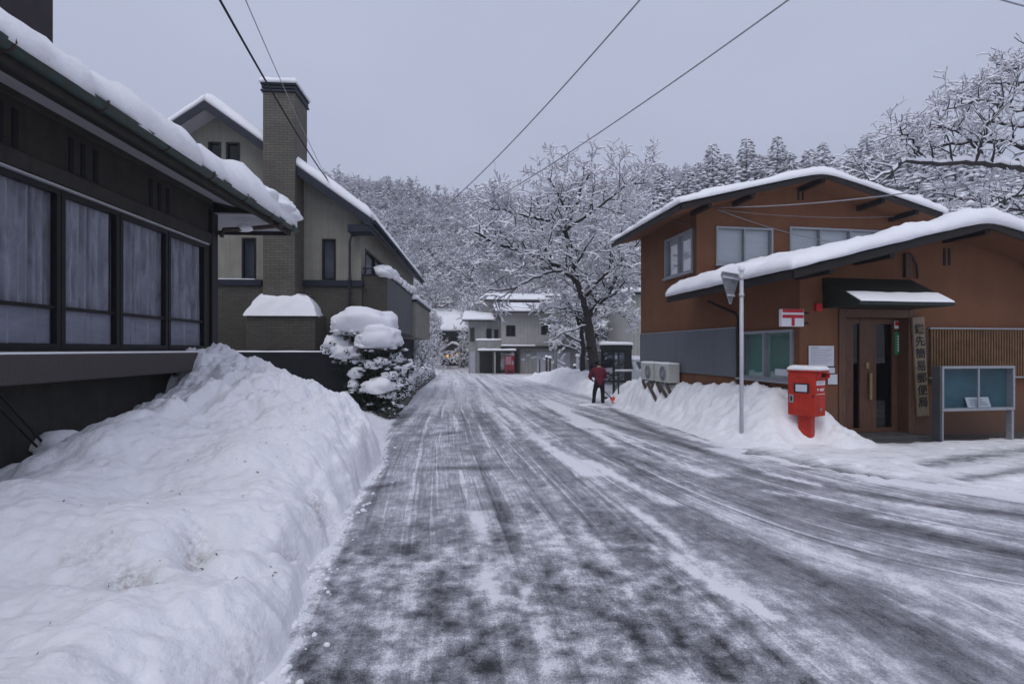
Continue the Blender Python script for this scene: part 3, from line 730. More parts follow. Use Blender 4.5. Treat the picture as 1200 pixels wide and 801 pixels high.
# ================================================================== snow on the right
def trampled_mat():
    m = snow_mat('trampled_snow', dirty=.45, bump=.6); nt = m.node_tree; N = nt.nodes; L = nt.links; bs = N['Principled BSDF']
    old = bs.inputs['Base Color'].links[0].from_socket
    at_ = N.new('ShaderNodeAttribute'); at_.attribute_name = 'slush'; tc = N.new('ShaderNodeTexCoord')
    x = at_.outputs['Fac']
    for sc, k, mp in ((2.2, .55, (1, 1, 1)), (7, .35, (.35, 1.6, 1)), (40, .2, (1, 1, 1))):
        q = N.new('ShaderNodeMapping'); q.inputs['Scale'].default_value = mp; L.new(tc.outputs['Object'], q.inputs['Vector'])
        n = N.new('ShaderNodeTexNoise'); n.inputs['Scale'].default_value = sc; n.inputs['Detail'].default_value = 9; n.inputs['Roughness'].default_value = .7; L.new(q.outputs[0], n.inputs['Vector'])
        a = N.new('ShaderNodeMath'); a.operation = 'SUBTRACT'; L.new(n.outputs['Fac'], a.inputs[0]); a.inputs[1].default_value = .5
        b = N.new('ShaderNodeMath'); b.operation = 'MULTIPLY_ADD'; L.new(a.outputs[0], b.inputs[0]); b.inputs[1].default_value = k; L.new(x, b.inputs[2]); x = b.outputs[0]
    rp = N.new('ShaderNodeValToRGB'); L.new(x, rp.inputs['Fac']); cr = rp.color_ramp
    cr.elements[0].position = .36; cr.elements[0].color = (0, 0, 0, 1); cr.elements[1].position = .62; cr.elements[1].color = (1, 1, 1, 1)
    r2 = N.new('ShaderNodeValToRGB'); L.new(x, r2.inputs['Fac']); r2.color_ramp.elements[0].position = .5; r2.color_ramp.elements[0].color = (.36, .36, .39, 1); r2.color_ramp.elements[1].position = .85; r2.color_ramp.elements[1].color = (.05, .05, .055, 1)
    mx = N.new('ShaderNodeMixRGB'); L.new(rp.outputs['Color'], mx.inputs['Fac']); L.new(old, mx.inputs['Color1']); L.new(r2.outputs['Color'], mx.inputs['Color2']); L.new(mx.outputs['Color'], bs.inputs['Base Color'])
    return m
TRAMPLED = trampled_mat()
PO = Frame(5.225, 9.3, 9.46)
ca, sa = math.cos(PO.a), math.sin(PO.a)
xs = np.arange(2.6, 16, .045); ys = np.arange(2.8, 19, .05)
X, Y = np.meshgrid(xs, ys); S2 = X - np.interp(Y, *Rr)
S2 = np.minimum(S2, (Y - np.interp(X, [4, 4.4, 4.9, 5.5, 6.4, 7.4, 9.5, 14], [6.9, 6.36, 5.9, 5.45, 5.0, 4.6, 4.0, 3.2])) * .9) if False else S2
z = gzv(Y) - .035 + .075 * np.clip((S2 + .05) / .7, -.3, 1) + .03 * np_noise(X, Y, .9, 61, 3) + .018 * np_noise(X, Y, 3.5, 62, 4) + .008 * np_noise(X, Y, 14, 63, 2)
# footprints and wheel ruts trodden into it
for k in range(26):
    fx = rg.uniform(4.4, 9); fy = rg.uniform(5.8, 9); an = rg.uniform(-.6, .6)
    u = (X - fx) * math.cos(an) + (Y - fy) * math.sin(an); q = -(X - fx) * math.sin(an) + (Y - fy) * math.cos(an)
    z -= .05 * np.exp(-((u / .06) ** 4) - ((q / .13) ** 4))
r_ = (X - PO.o.x) * ca + (Y - PO.o.y) * sa; u_ = -(X - PO.o.x) * sa + (Y - PO.o.y) * ca
# the doorstep is shovelled clear
clear = np.exp(-((r_ - 1.9) / 1.1) ** 4 - ((u_ + .15) / (.42 + .15 * np_noise(X, Y, 2, 8, 2))) ** 2) + .8 * np.exp(-((r_ - 4.2) / 1.6) ** 4 - ((u_ + .1) / .3) ** 2)
z -= .10 * np.clip(clear, 0, 1)
me = heightfield('snow_ground', xs, ys, z, TRAMPLED)
slush = .37 + .26 * np.exp(-((S2 - .1) / .35) ** 2) + .75 * np.clip(clear, 0, 1) + .20 * np.clip((X - 6.2) / 2, 0, 1) * np.clip((7.8 - Y) / 1.5, 0, 1)
c_rut = np.abs((Y - 7.4) - .45 * (X - 6.5)); slush += .22 * np.exp(-(c_rut / .22) ** 2) * (X > 5.6) + .22 * np.exp(-((np.abs((Y - 6.6) - .35 * (X - 6.5))) / .16) ** 2) * (X > 5.4)
slush -= .2 * np.clip((Y - 9.2) / 2, 0, 1)
a = me.attributes.new('slush', 'FLOAT', 'POINT'); a.data.foreach_set('value', slush.astype(np.float32).ravel())
o = link('snow_ground', me); tag(o, kind='structure')
# wet concrete apron under it, bare in front of the door
o = MB().poly([(4.0, 6.2, gz(8) + .03), (14, 6.6, gz(8) + .03), (14, 11.5, gz(8) + .03), (4.9, 9.6, gz(8) + .03)])
for i_ in range(4): pass
ap = MB(); ap.poly([PO.world((.2, -1.0, .0)), PO.world((8, -1.0, .0)), PO.world((8, .1, .0)), PO.world((.2, .1, .0))]); ap = ap.build('pavement', M['concrete']); ap.location.z = -.04; tag(ap, kind='structure')

def bank1(X, Y):
    r = (X - PO.o.x) * ca + (Y - PO.o.y) * sa; u = -(X - PO.o.x) * sa + (Y - PO.o.y) * ca
    q = r + .10 * np_noise(X, Y, 1.5, 81, 3) + .05 * np_noise(X, Y, 5, 82, 3)
    q = np.where(q < 0, q * np.interp(u, [-.5, 0, 2, 3.5, 5, 6.2, 7.5, 9], [1.05, 1.1, 1.3, 1.5, 1.75, 2.3, 3.3, 3.4]), q)
    h = np.interp(q, [-2.3, -1.75, -1.35, -1.0, -.55, -.2, .3, .7, 1.1], [-.12, .02, .16, .42, .72, .92, .90, .42, -.12])
    h *= np.interp(u, [-1.3, -.9, -.5, -.1, .3, 2.5, 4, 5.5, 7, 8.2, 9.4], [-.3, .12, .45, .85, 1.0, .98, .95, 1.15, 1.1, .3, -.3])
    h *= 1 + .0 * np.exp(-((u - 4.9) / .5) ** 2 - ((r + .35) / .45) ** 2)
    lump = np.clip(h / .3, 0, 1)
    h += lump * (.10 * np_noise(X, Y, 1.6, 83, 3) + .13 * (.3 - np.abs(np_noise(X, Y, 3.6, 84, 3))) + .06 * (.3 - np.abs(np_noise(X, Y, 10, 85, 3))))
    h *= 1 - .85 * np.exp(-((X - 5.0) / .42) ** 4 - ((Y - 8.55) / .5) ** 2)
    h += np.clip(h / .25, 0, 1) * (.5 * clods(X, Y, .26, 46) * np.clip(.4 + 1.4 * np_noise(X, Y, 1.1, 47, 2), 0, 1) + .45 * clods(X, Y, .12, 48) * np.clip(.3 + 1.4 * np_noise(X, Y, 1.5, 49, 2), 0, 1))
    return gzv(Y) + h - .02
xs = np.arange(2.4, 6.6, .04); ys = np.arange(7.9, 19, .045)
X, Y = np.meshgrid(xs, ys)
z = bank1(X, Y); 
tag(link('snow_bank', heightfield('snow_bank', xs, ys, z, SNOWD)), 'shovelled snow bank along the post office side wall and round the postbox', 'snow bank')
def bank2(X, Y):
    s = X - np.interp(Y, *Rr) + .18 * np_noise(X, Y, .8, 91, 3)
    h = np.interp(s, [-.5, -.1, .3, .8, 1.4, 2.2, 3.4, 5], [-.2, .0, .32, .78, .92, .7, .45, .35])
    h *= np.interp(Y, [17, 18.5, 20, 23, 26, 30, 34, 38, 41, 43], [.3, .75, .8, .8, .85, .95, .9, .6, .3, -.1])
    lump = np.clip(h / .3, 0, 1)
    h += lump * (.22 * np_noise(X, Y, .9, 93, 3) + .22 * (.3 - np.abs(np_noise(X, Y, 2.2, 94, 3))) + .08 * np_noise(X, Y, 6, 95, 2))
    h += np.clip(h / .25, 0, 1) * .6 * clods(X, Y, .5, 56) * np.clip(.5 + 1.2 * np_noise(X, Y, .7, 57, 2), 0, 1)
    return gzv(Y) + h - .02
xs = np.arange(-1, 9.5, .09); ys = np.arange(17.2, 43.5, .1)
X, Y = np.meshgrid(xs, ys)
tag(link('snow_bank', heightfield('snow_bank', xs, ys, bank2(X, Y), SNOWD)), 'lumpy roadside snow bank beyond the post office in front of the big bare tree', 'snow bank')
# low snow verge on the left past the heap
def bank3(X, Y):
    s = np.interp(Y, *Lr) - X + .1 * np_noise(X, Y, 1.5, 96, 3)
    return gzv(Y) - .04 + .22 * np.clip((s + .05) / .5, -.2, 1) + .06 * np_noise(X, Y, 2, 97, 3) * np.clip(s, 0, 1)
xs = np.arange(-15, -1.5, .1); ys = np.arange(8.3, 70, .14)
X, Y = np.meshgrid(xs, ys)
tag(link('snow_verge', heightfield('snow_verge', xs, ys, bank3(X, Y), SNOW)), kind='structure')

# ================================================================== dark house on the left
h1 = empty('dark_house', 'dark brown low house with lace curtained windows and snow on its eaves', 'house', H1.o, 3.6)
PX = lambda a, z, o: (o, a, z)                 # planes whose outside is +x
Lw = lambda px: H1.hit(px, 400, 0, 0.0).y
ya = -13.0
wins = []
edges = [(-2.0, None)]
px_st = [(-200, -112), (-100, -12), (-10, 67.5), (75.5, 139 - 5), (145.5, 192), (201, 238)]
bounds = [Lw(237.5)]
w_holes = [(Lw(-60), Lw(240), 1.62, 3.22)]
mb = MB(); wall(mb, PX, ya, 0, -.6, 3.98, [(ya + 1, Lw(241), 1.60, 3.22)], depth=.16)
mb.poly([(0, 0, -.6), (-7, 0, -.6), (-7, 0, 3.98), (0, 0, 3.98)]); mb.poly([(0, ya, -.6), (-7, ya, -.6), (-7, ya, 3.98), (0, ya, 3.98)])
mb.build('wall', M['h1wall'], h1)
# panes, each pane light a window of its own
st = [Lw(p) for p in (-420, -330, -190, -130, -20)]
pairs = [(Lw(-62), Lw(70)), (Lw(71), Lw(139)), (Lw(140), Lw(196)), (Lw(197), Lw(240.5))]
wd = pairs[1][1] - pairs[1][0]
a = pairs[0][1] - wd
pairs[0] = (a, pairs[0][1])
for k in range(1, 5): pairs.append((a - k * (wd + .01), a - (k - 1) * (wd + .01) - .01))
for (p, q) in pairs:
    if p < ya + 1: continue
    MB().poly([PX(p + .05, 1.66, -.058), PX(q - .05, 1.66, -.058), PX(q - .05, 2.0, -.058), PX(p + .05, 2.0, -.058)]).build('frosted_pane', M['frost'], h1)
    window(h1, PX, p, q, 1.605, 3.215, M['h1frame'], LACE, GLASS, rails=(2.02,), fw=.05, out=.012, depth=.05, gap=.035, bname='curtain', midw=.035)
MB().bar(PX, ya, Lw(242), 3.225, 3.245, .0, .05).build('window_head', M['alu_line'], h1)
# projecting granite ledge, foundation, corner post
mb = MB(); mb.box(-.3, .30, ya, .02, 1.29, 1.555); mb.build('window_ledge', M['h1ledge'], h1, .012)
mb = MB(); mb.box(-.3, .29, ya, -.0, 1.556, 1.575); mb.build('ledge_snow', SNOW, h1)
MB().box(-6.9, -.06, ya, -.04, -.6, 1.288).build('foundation', M['h1found'], h1)
MB().box(-.12, .05, -.13, .05, 1.576, 3.76).build('corner_post', M['h1frame'], h1, .006)
# frieze: raised band, dark slits
mb = MB(); mb.bar(PX, ya, -.13, 3.26, 3.42, 0, .045); mb.bar(PX, ya, -.13, 3.88, 3.97, 0, .05)
mb.build('frieze_band', M['h1wall'], h1, .006)
for grp in ((82, 96, 111), (176, 186, 196), (245,), (-20, -2, 16)):
    for p in grp:
        a = Lw(p) - .02
        MB().bar(PX, a, a + .055, 3.45, 3.80, 0, .012).build('vent_slit', M['dark'], h1)
# roof: soffit, fascia, gutter, sloping sheet, snow
EX, EY = .76, 1.22; pit = .36
sf = MB(); sf.poly([(.36, ya, 3.87), (-.05, ya, 3.975), (-.05, 0, 3.975), (.36, 0, 3.87)]); sf.box(-3.2, EX - .03, .001, EY - .03, 3.765, 3.785); sf.build('soffit', M['soffit'], h1)
MB().poly([(EX - .02, ya, 3.76), (.36, ya, 3.868), (.36, 0, 3.868), (EX - .02, 0, 3.76)]).build('eave_board', M['h1wall'], h1)
rf = MB(); rf.prism([(EX, ya, 3.79), (EX, ya, 3.91), (-6.5, ya, 3.91 + pit * (EX + 6.5)), (-6.5, ya, 3.99), (-.06, ya, 3.99)], (0, EY - ya, 0)); rf = rf.build('roof', M['poroof'], h1)
MB().box(EX - .028, EX + .012, ya, EY + .012, 3.70, 3.89).build('fascia', M['h1wall'], rf)
MB().box(-6.5, EX, EY + .001, EY + .03, 3.70, 3.88).build('end_fascia', M['h1wall'], rf)
gt = MB()
rows = []
for y in np.linspace(ya, EY + .06, 30):
    rows.append([(EX + .075 + .062 * math.cos(t), y, 3.835 + .075 * math.sin(t)) for t in np.linspace(math.pi, 2 * math.pi, 9)])
gt.grid(rows); gt.grid([[(p[0] + (.006 if k > 4 else -.006), p[1], p[2] - .006) for k, p in enumerate(r)] for r in rows])
gt = gt.build('gutter', M['gutter'], h1)
for y in np.arange(-12, 1.2, .93):
    pts = [(EX + .075 + .072 * math.cos(t), y, 3.835 + .085 * math.sin(t)) for t in np.linspace(math.pi * 1.0, 2.05 * math.pi, 9)]
    MB().tube(pts, .011, 6).build('gutter_bracket', M['rust'], gt)
sn = MB()
snow_slab(sn, lambda u, v_: (EX + .10 - u, ya + v_, 3.87 + pit * (u - .1)), 5.2, EY - ya + .06, .33, 3, .45, .11, .42, tf=lambda p: float(np.interp(p.y, [-6, -4, -1.5, 1], [.62, .72, 1.05, 1.3])))
for (bx, by, bz, r) in ((EX - .05, EY - .10, 4.06, .27), (EX + .02, EY - .5, 4.08, .24), (EX - .3, EY - .35, 4.20, .34), (EX - .1, EY - .95, 4.14, .25)):
    blob(sn, (bx, by, bz), (r, r * 1.2, r * .62), bx * 9, 3, .3, .6)
sn.build('roof_snow', SNOW, rf)
# outlet pipe at the eave end
mb = MB(); mb.tube([(EX + .07, .55, 3.76), (EX + .05, .55, 3.72), (.42, .35, 3.62), (.10, .12, 3.54), (.075, .10, 3.42)], .036, 8)
mb.tube([(EX + .07, .55, 3.79), (EX + .07, .55, 3.68)], [.07, .045], 8)
dp = mb.build('rain_pipe', M['rust'], h1)
sb = MB(); blob(sb, (.35, .32, 3.60), (.12, .10, .09), 3, 2, .3, .5); sb.build('snow_clump', SNOW, dp)
# upper storey set back
ux = -1.75; uy = H1.hit(62, 30, 0, ux).y
mb = MB(); mb.box(-6.4, ux, ya + 1, uy, 4.3, 8.2); mb.build('upper_storey', M['upper'], h1)
MB().box(-6.6, ux + .5, ya + .5, uy + .5, 8.2, 8.35).build('upper_roof', M['poroof'], h1)

# two thin rods leaning against the foundation
for k, (p0, p1) in enumerate((((0, 462), (50, 518)), ((0, 483), (43, 523)))):
    lo = H1.world((.34 + .05 * k, Lw(p1[0]), 0)); lo = at(p1[0], p1[1], lo.y * .96)
    hi = at(p0[0] - 60, p0[1] - 66, lo.y * .80)
    o = MB().tube([lo, hi], .011, 6).build('garden_stake', M['h1frame'])
    tag(o, ['thin dark rod leaning at the dark house, the upper of the two', 'thin dark rod leaning at the dark house, the lower of the two'][k], 'rod', 'rods leaning at the dark house')
sbm = MB(); c = at(78, 516, 5.0); blob(sbm, (c.x, c.y, c.z - .06), (.30, .22, .16), 8, 3, .3, .5); tag(sbm.build('snow_lump', SNOW), 'rounded lump of snow lying at the foot of the dark house wall', 'snow lump')

# ================================================================== the damp winter air
hz = MB().box(-330, 430, -70, 330, -3, 96).build('haze', None); hz.data.materials.clear()
hm = bpy.data.materials.new('haze_air'); hm.use_nodes = True; nt = hm.node_tree; nt.nodes.clear()
ho = nt.nodes.new('ShaderNodeOutputMaterial'); pv = nt.nodes.new('ShaderNodeVolumePrincipled'); pv.inputs['Color'].default_value = (.90, .92, 1.0, 1); pv.inputs['Density'].default_value = .0017; pv.inputs['Anisotropy'].default_value = .2
nt.links.new(pv.outputs[0], ho.inputs['Volume']); hz.data.materials.append(hm); tag(hz, kind='stuff')
# ================================================================== beige house with the brick chimney
H2 = Frame((423 - 600) / F * 15.5, 15.5, 3.6, 0)
h2 = empty('brick_chimney_house', 'beige and brick house with a tall chimney and a steep snowy gable', 'house', H2.o, 3.6)
PF = lambda a, z, o: (a, -o, z)                # front plane, outside is -y
fz = lambda py, px=400: H2.hit(px, py, 1, 0).z
fx = lambda px: H2.hit(px, 300, 1, 0).x
pk = fx(253); zpk_r = H2.hit(253, 127, 1, -.6).z
er = H2.hit(435, 264, 1, -.6)
slope = (zpk_r - er.z) / (er.x - pk)
roofz = lambda x: zpk_r - slope * abs(x - pk)   # roof underside
xl = 2 * pk
DEP = 12.3
zb = fz(331)
holes = [(fx(244), fx(259), fz(203), fz(170)), (fx(265), fx(281), fz(203), fz(170)), (fx(283.5), fx(300), fz(328), fz(280)), (fx(377.5), fx(393.5), fz(328), fz(280))]
mb = MB(); wall(mb, PF, xl, 0, zb, lambda a: roofz(a) + .02, holes, .10, (pk,))
PR = lambda a, z, o: (o, a, z)
wz0, wz1 = H2.hit(428, 323, 0, 0).z, H2.hit(428, 291, 0, 0).z
ry0, ry1 = H2.hit(428, 300, 0, 0).y, H2.hit(449, 300, 0, 0).y
wall(mb, PR, 0, DEP, zb, roofz(0) + .02, [(ry0, ry1, wz0 - .75, wz1)], .1)
mb.poly([(xl, 0, zb), (xl, DEP, zb), (xl, DEP, roofz(xl)), (xl, 0, roofz(xl))]); mb.poly([(xl, DEP, -1), (0, DEP, -1), (0, DEP, roofz(0)), (pk, DEP, roofz(pk)), (xl, DEP, roofz(xl))])
mb.build('upper_wall', M['stucco'], h2)
mb = MB(); wall(mb, PF, xl - .03, .03, -1.2, zb - .001, [], .1); wall(mb, PR, 0, DEP, -1.2, zb - .001, [], .1)
for v_ in range(len(mb.v)): 
    x, y, z = mb.v[v_]; mb.v[v_] = (x + (.03 if abs(x) < 1e-6 else 0), y - (.03 if abs(y) < 1e-6 else 0), z)
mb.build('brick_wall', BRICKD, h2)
mb = MB(); mb.box(xl - .08, fx(308), -.10, .0, zb - .12, zb + .06); mb.box(fx(355), .08, -.10, .0, zb - .12, zb + .06); mb.box(.001, .08, .001, 2.2, zb - .12, zb + .06)
mb.build('string_course', M['fascia'], h2, .01)
mb = MB(); mb.box(fx(230), fx(300), -.09, -.005, zb + .061, zb + .085); mb.build('ledge_snow', SNOW, h2)
for hh in holes:
    window(h2, PF, *hh, M['h1frame'], M['blind'] if hh[2] < 6 else M['dark'], GLASSD, fw=.05, out=.02, depth=.09, gap=.1)
window(h2, PR, ry0, ry1, wz0 - .75, wz1, M['h1frame'], M['blind'], GLASSD, mull=((ry0 + ry1) / 2,), fw=.06, out=.02, depth=.09)
# roof
RT = .17; ov = .62
def roof_fn(side):
    ex = abs(er.x - pk); Ls = math.hypot(ex, ex * slope); c_, s_ = ex / Ls, ex * slope / Ls
    return Ls, (lambda u, v_: (pk + side * (ex - u * c_), -ov + v_, er.z + u * s_))
mb = MB(); ex = abs(er.x - pk)
for s_ in (1, -1):
    a0 = Vector((pk, -ov, zpk_r)); a1 = Vector((pk + s_ * ex, -ov, er.z)); t_ = Vector((0, 0, RT * 1.25))
    mb.prism([a0, a1, a1 + t_, a0 + t_] if s_ > 0 else [a1, a0, a0 + t_, a1 + t_], (0, DEP + ov + .4, 0))
rf = mb.build('roof', M['soffit'], h2)
mb = MB()
for s_ in (1, -1):
    a0 = Vector((pk, -ov - .03, zpk_r - .06)); a1 = Vector((pk + s_ * (ex + .03), -ov - .03, er.z - .08)); t_ = Vector((0, 0, .25))
    mb.prism([a0, a1, a1 + t_, a0 + t_], (0, .029, 0))
    mb.hexa([(pk + s_ * (ex + .002), -ov, er.z - .08), (pk + s_ * (ex + .04), -ov, er.z - .08), (pk + s_ * (ex + .04), DEP + .4, er.z - .08), (pk + s_ * (ex + .002), DEP + .4, er.z - .08),
             (pk + s_ * (ex + .002), -ov, er.z + .16), (pk + s_ * (ex + .04), -ov, er.z + .16), (pk + s_ * (ex + .04), DEP + .4, er.z + .16), (pk + s_ * (ex + .002), DEP + .4, er.z + .16)])
mb.build('fascia', M['fascia'], rf)
mb = MB(); mb.tube([(er.x + .10, -ov, er.z + .10), (er.x + .10, DEP + .4, er.z + .10)], .055, 8); mb.build('gutter', M['fascia'], rf)
mb = MB()
for s_ in (1, -1):
    Ls, fn = roof_fn(s_)
    snow_slab(mb, lambda u, v_, fn=fn: Vector(fn(u, v_ - .03)) + Vector((0, 0, RT * 1.28)), Ls, DEP + ov + .46, .33, 7 + s_, .22, .28, .10)
mb.build('roof_snow', SNOW, rf)
# gable box under the eave at the corner
mb = MB(); mb.box(-.25, er.x, -ov + .02, -.02, er.z - .18, er.z + .02); mb.build('eave_box', M['fascia'], h2)
# downpipe
p1 = H2.hit(411, 270, 1, -.1); zlo = -.3
mb = MB(); mb.tube([(er.x + .02, -.25, er.z - .02), (er.x - .1, -.22, er.z - .1), (fx(413), -.13, er.z - .22), (fx(411), -.12, er.z - .4), (fx(411), -.12, zlo)], .035, 8)
mb.tube([(fx(411), -.12, zb + .02), (fx(411), -.12, zb + .16)], .05, 8); mb.build('downpipe', M['dpipe'], h2)
# chimney
c0, c1 = H2.hit(308, 300, 1, -.75).x, H2.hit(345.5, 300, 1, -.75).x
cy1 = .3; ctop = H2.hit(325, 108, 1, -.75).z
mb = MB(); mb.box(c0, c1, -.75, cy1, -1, ctop)
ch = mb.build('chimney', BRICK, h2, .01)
mb = MB()
for k, (dz, e) in enumerate(((0.002, .05), (.10, .03), (.19, .05))): mb.box(c0 - e, c1 + e, -.75 - e, cy1 + e, ctop + dz, ctop + dz + .06)
for (xx, yy) in ((c0 + .08, -.67), (c1 - .08, -.67), (c0 + .08, cy1 - .08), (c1 - .08, cy1 - .08), ((c0 + c1) / 2, -.67)): mb.box(xx - .05, xx + .05, yy - .05, yy + .05, ctop + .06, ctop + .24)
mb.build('chimney_cap', M['fascia'], ch, .006)
mb = MB(); snow_slab(mb, lambda u, v_: (c0 - .08 + u, -.83 + v_, ctop + .25), c1 - c0 + .16, cy1 + .91, .2, 4, .15, .2, .15); mb.build('chimney_snow', SNOW, ch)
# fireplace base of the chimney
b0, b1 = H2.hit(288.5, 380, 1, -1.0).x, H2.hit(369.5, 380, 1, -1.0).x; bz = H2.hit(330, 368, 1, -1.0).z; bt = H2.hit(330, 346, 1, -.75).z
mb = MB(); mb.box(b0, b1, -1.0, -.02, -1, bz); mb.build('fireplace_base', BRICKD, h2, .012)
mb = MB(); hx = .42
rows = []
for t in np.linspace(0, 1, 12):
    row = []
    for s_ in np.linspace(0, 1, 30):
        k = math.sin(t * math.pi / 2); x = b0 - .06 + (b1 - b0 + .12) * s_; xi = (b0 + b1) / 2 + (x - (b0 + b1) / 2) * (1 - .42 * t)
        e = 1 + .12 * fbm(s_ * 5, t * 3, 1.3); row.append((xi + .03 * fbm(s_ * 9, t * 5, 2), -1.08 + (.42 * t) + .03 * fbm(s_ * 6, t * 5, 9), bz - .05 + (bt - bz + .1) * k * e))
    rows.append(row)
mb.grid(rows)
mb.grid([[(r[0][0], r[0][1], r[0][2]) for r in rows], [(r[0][0] + .1, -.05, r[0][2]) for r in rows]]); mb.grid([[(r[-1][0], r[-1][1], r[-1][2]) for r in rows], [(r[-1][0] - .1, -.05, r[-1][2]) for r in rows]])
mb.grid([[p for p in rows[-1]], [(p[0], -.02, p[2] + .05) for p in rows[-1]]])
mb.build('fireplace_snow', SNOW, h2)
# balcony
bzT = H2.hit(440, 323, 1, .1).z; bxo = H2.hit(453, 340, 1, .1).x; bzB = H2.hit(453, 386, 1, .1).z; BY1 = H2.hit(483, 350, 0, bxo).y
mb = MB(); mb.box(.031, bxo, .10, .24, bzB, bzT); bal = mb.build('balcony', BRICKD, h2)
MB().box(bxo - .13, bxo + .004, .241, BY1, bzB, bzT).build('balcony_panel', M['balc'], bal)
MB().box(.031, bxo - .13, .241, BY1, bzB, bzB + .14).build('balcony_floor', M['balc'], bal)
MB().box(.031, .06, .10, BY1, -1.2, bzB - .01).build('porch_wall', M['dark'], bal)  # near-black sheet over the brick, painting in the shade below the balcony
mb = MB(); mb.box(.03, bxo + .03, .07, .27, bzT + .001, bzT + .05); mb.box(bxo - .16, bxo + .03, .271, BY1, bzT + .001, bzT + .05)
mb.box(.03, bxo + .01, .12, .17, bzT + .20, bzT + .25); mb.box(bxo - .04, bxo + .01, .171, BY1, bzT + .20, bzT + .25)
for x in np.linspace(.08, bxo - .03, 4): mb.box(x - .012, x + .012, .13, .16, bzT + .05, bzT + .20)
for y in np.arange(.9, BY1, .8): mb.box(bxo - .03, bxo - .005, y - .012, y + .012, bzT + .05, bzT + .20)
mb.build('balcony_rail', M['fascia'], bal)
mb = MB(); rg = random.Random(2)
for k in range(40):
    y = .15 + (BY1 - .2) * (k / 39) + rg.uniform(-.1, .1); r = rg.uniform(.10, .24) * (1.5 if k < 3 else 1)
    blob(mb, (bxo - .05 + rg.uniform(-.06, .06), y, bzT + .16 + rg.uniform(-.1, .12)), (r * .75, r * 1.5, r * .75), k, 2, .4, .5)
mb.build('balcony_snow', SNOW, bal)
# second bay further along the street side
q0 = BY1 + .001; q1 = DEP - .2; qz = H2.hit(484, 352, 0, bxo + .12).z
mb = MB(); mb.box(.031, bxo + .14, q0, q1, bzB - .1, qz); bay = mb.build('side_bay', M['stucco'], h2)
MB().box(.031, .06, q0, q1, -1.2, bzB - .101).build('bay_porch', M['dark'], bay)  # shade beneath the bay put in as a near-black sheet
mb = MB(); mb.box(.031, bxo + .20, q0 - .05, q1 + .05, qz + .001, qz + .12); mb.build('bay_cap', M['fascia'], bay)
mb = MB(); snow_slab(mb, lambda u, v_: (.05 + u, q0 - .06 + v_, qz + .11), bxo + .2, q1 - q0 + .12, .24, 5, .3, .15, .3); mb.build('bay_snow', SNOW, bay)

# black garden wall in front of it
gw0 = H2.hit(120, 412, 1, -1.35).x; gw1 = H2.hit(404, 412, 1, -1.35).x; gzt = H2.hit(330, 412.5, 1, -1.35).z
g = empty('garden_wall', 'low black garden wall in front of the brick chimney house', 'wall', H2.o, 3.6)
MB().box(gw0, gw1, -1.35, -1.17, -1, gzt).build('wall_face', M['blackwall'], g)
mb = MB(); snow_slab(mb, lambda u, v_: (gw0 + u, -1.36 + v_, gzt), gw1 - gw0, .2, .045, 5, .2, .2, .1); mb.build('coping_snow', SNOW, g)
MB().box(gw1 - .18, gw1, -1.168, -.2, -1, gzt - .02).build('return_wall', M['blackwall'], g)

# ================================================================== post office
po = empty('post_office', 'rust orange two gabled country post office under thick roof snow', 'post office', PO.o, 9.46)
pf = lambda px, py, u=0.0: PO.hit(px, py, 1, u)
pl = lambda px, py, r=0.0: PO.hit(px, py, 0, r)
PFp = lambda a, z, o: (a, -o, z)
PLp = lambda a, z, o: (-o, a, z)
U1 = 3.61; U2 = pl(751, 400).y
PU = lambda a, z, o: (a, U1 - o, z)
# lower gable roof line
e0 = pf(929, 322, -.8); rT = pf(1158, 264, -.8)
ls = (rT.z - e0.z) / (rT.x - e0.x)
lroof = lambda r: rT.z - ls * abs(r - rT.x)
rw = 2 * rT.x
# openings
dr0, dr1, dz1 = pf(982, 400).x, pf(1071, 400).x, pf(1020, 362).z
whl = [(pl(930.5, 400).y, pl(868, 400).y, 1.0, 1.97)]
mb = MB()
wall(mb, PFp, 0, rw, -.9, lambda a: lroof(a), [(dr0, dr1, 0.0, dz1)], .32, (rT.x,))
wall(mb, PLp, 0, U1, -.9, lroof(0), whl, .1)
mb.poly([(rw, 0, -.9), (rw, U1, -.9), (rw, U1, lroof(rw)), (rw, 0, lroof(rw))])
# upper block
f2 = lambda px, py: PO.hit(px, py, 1, U1 - .8)
e2 = f2(798, 243); a2 = f2(965, 206); us = (a2.z - e2.z) / (a2.x - e2.x); uroof = lambda r: a2.z - us * abs(r - a2.x)
uw = 2 * a2.x - .25
fu = lambda px, py: PO.hit(px, py, 1, U1)
uh = [(fu(838.5, 300).x, fu(905, 300).x, fu(870, 310.5).z, fu(870, 266.5).z), (fu(924.5, 300).x, fu(1064, 300).x, fu(990, 316).z, fu(990, 268.5).z)]
ulh = [(pl(812.5, 300).y, pl(780.5, 300).y, pl(796, 322.5).z, pl(796, 275).z)]
wall(mb, PU, 0, uw, 2.2, lambda a: uroof(a), uh, .1, (a2.x,))
wall(mb, PLp, U1, U2, -.9, uroof(0), ulh, .1)
mb.poly([(uw, U1, -.9), (uw, U2, -.9), (uw, U2, uroof(uw)), (uw, U1, uroof(uw))])
mb.poly([(0, U2, -1.2), (uw, U2, -1.2), (uw, U2, uroof(uw)), (a2.x, U2, a2.z), (0, U2, uroof(0))])
mb.build('wall', M['po'], po)
MB().box(.2, rw - .2, .45, U2 - .2, -.5, -.2).build('floor_slab', M['dark'], po)
for hh in uh:
    n = 2 if hh is uh[0] else 4
    window(po, PU, *hh, M['alu'], M['blind'], GLASS, mull=[hh[0] + (hh[1] - hh[0]) * k / n for k in range(1, n)], fw=.05, out=.045, depth=.07, gap=.03, sill=True)
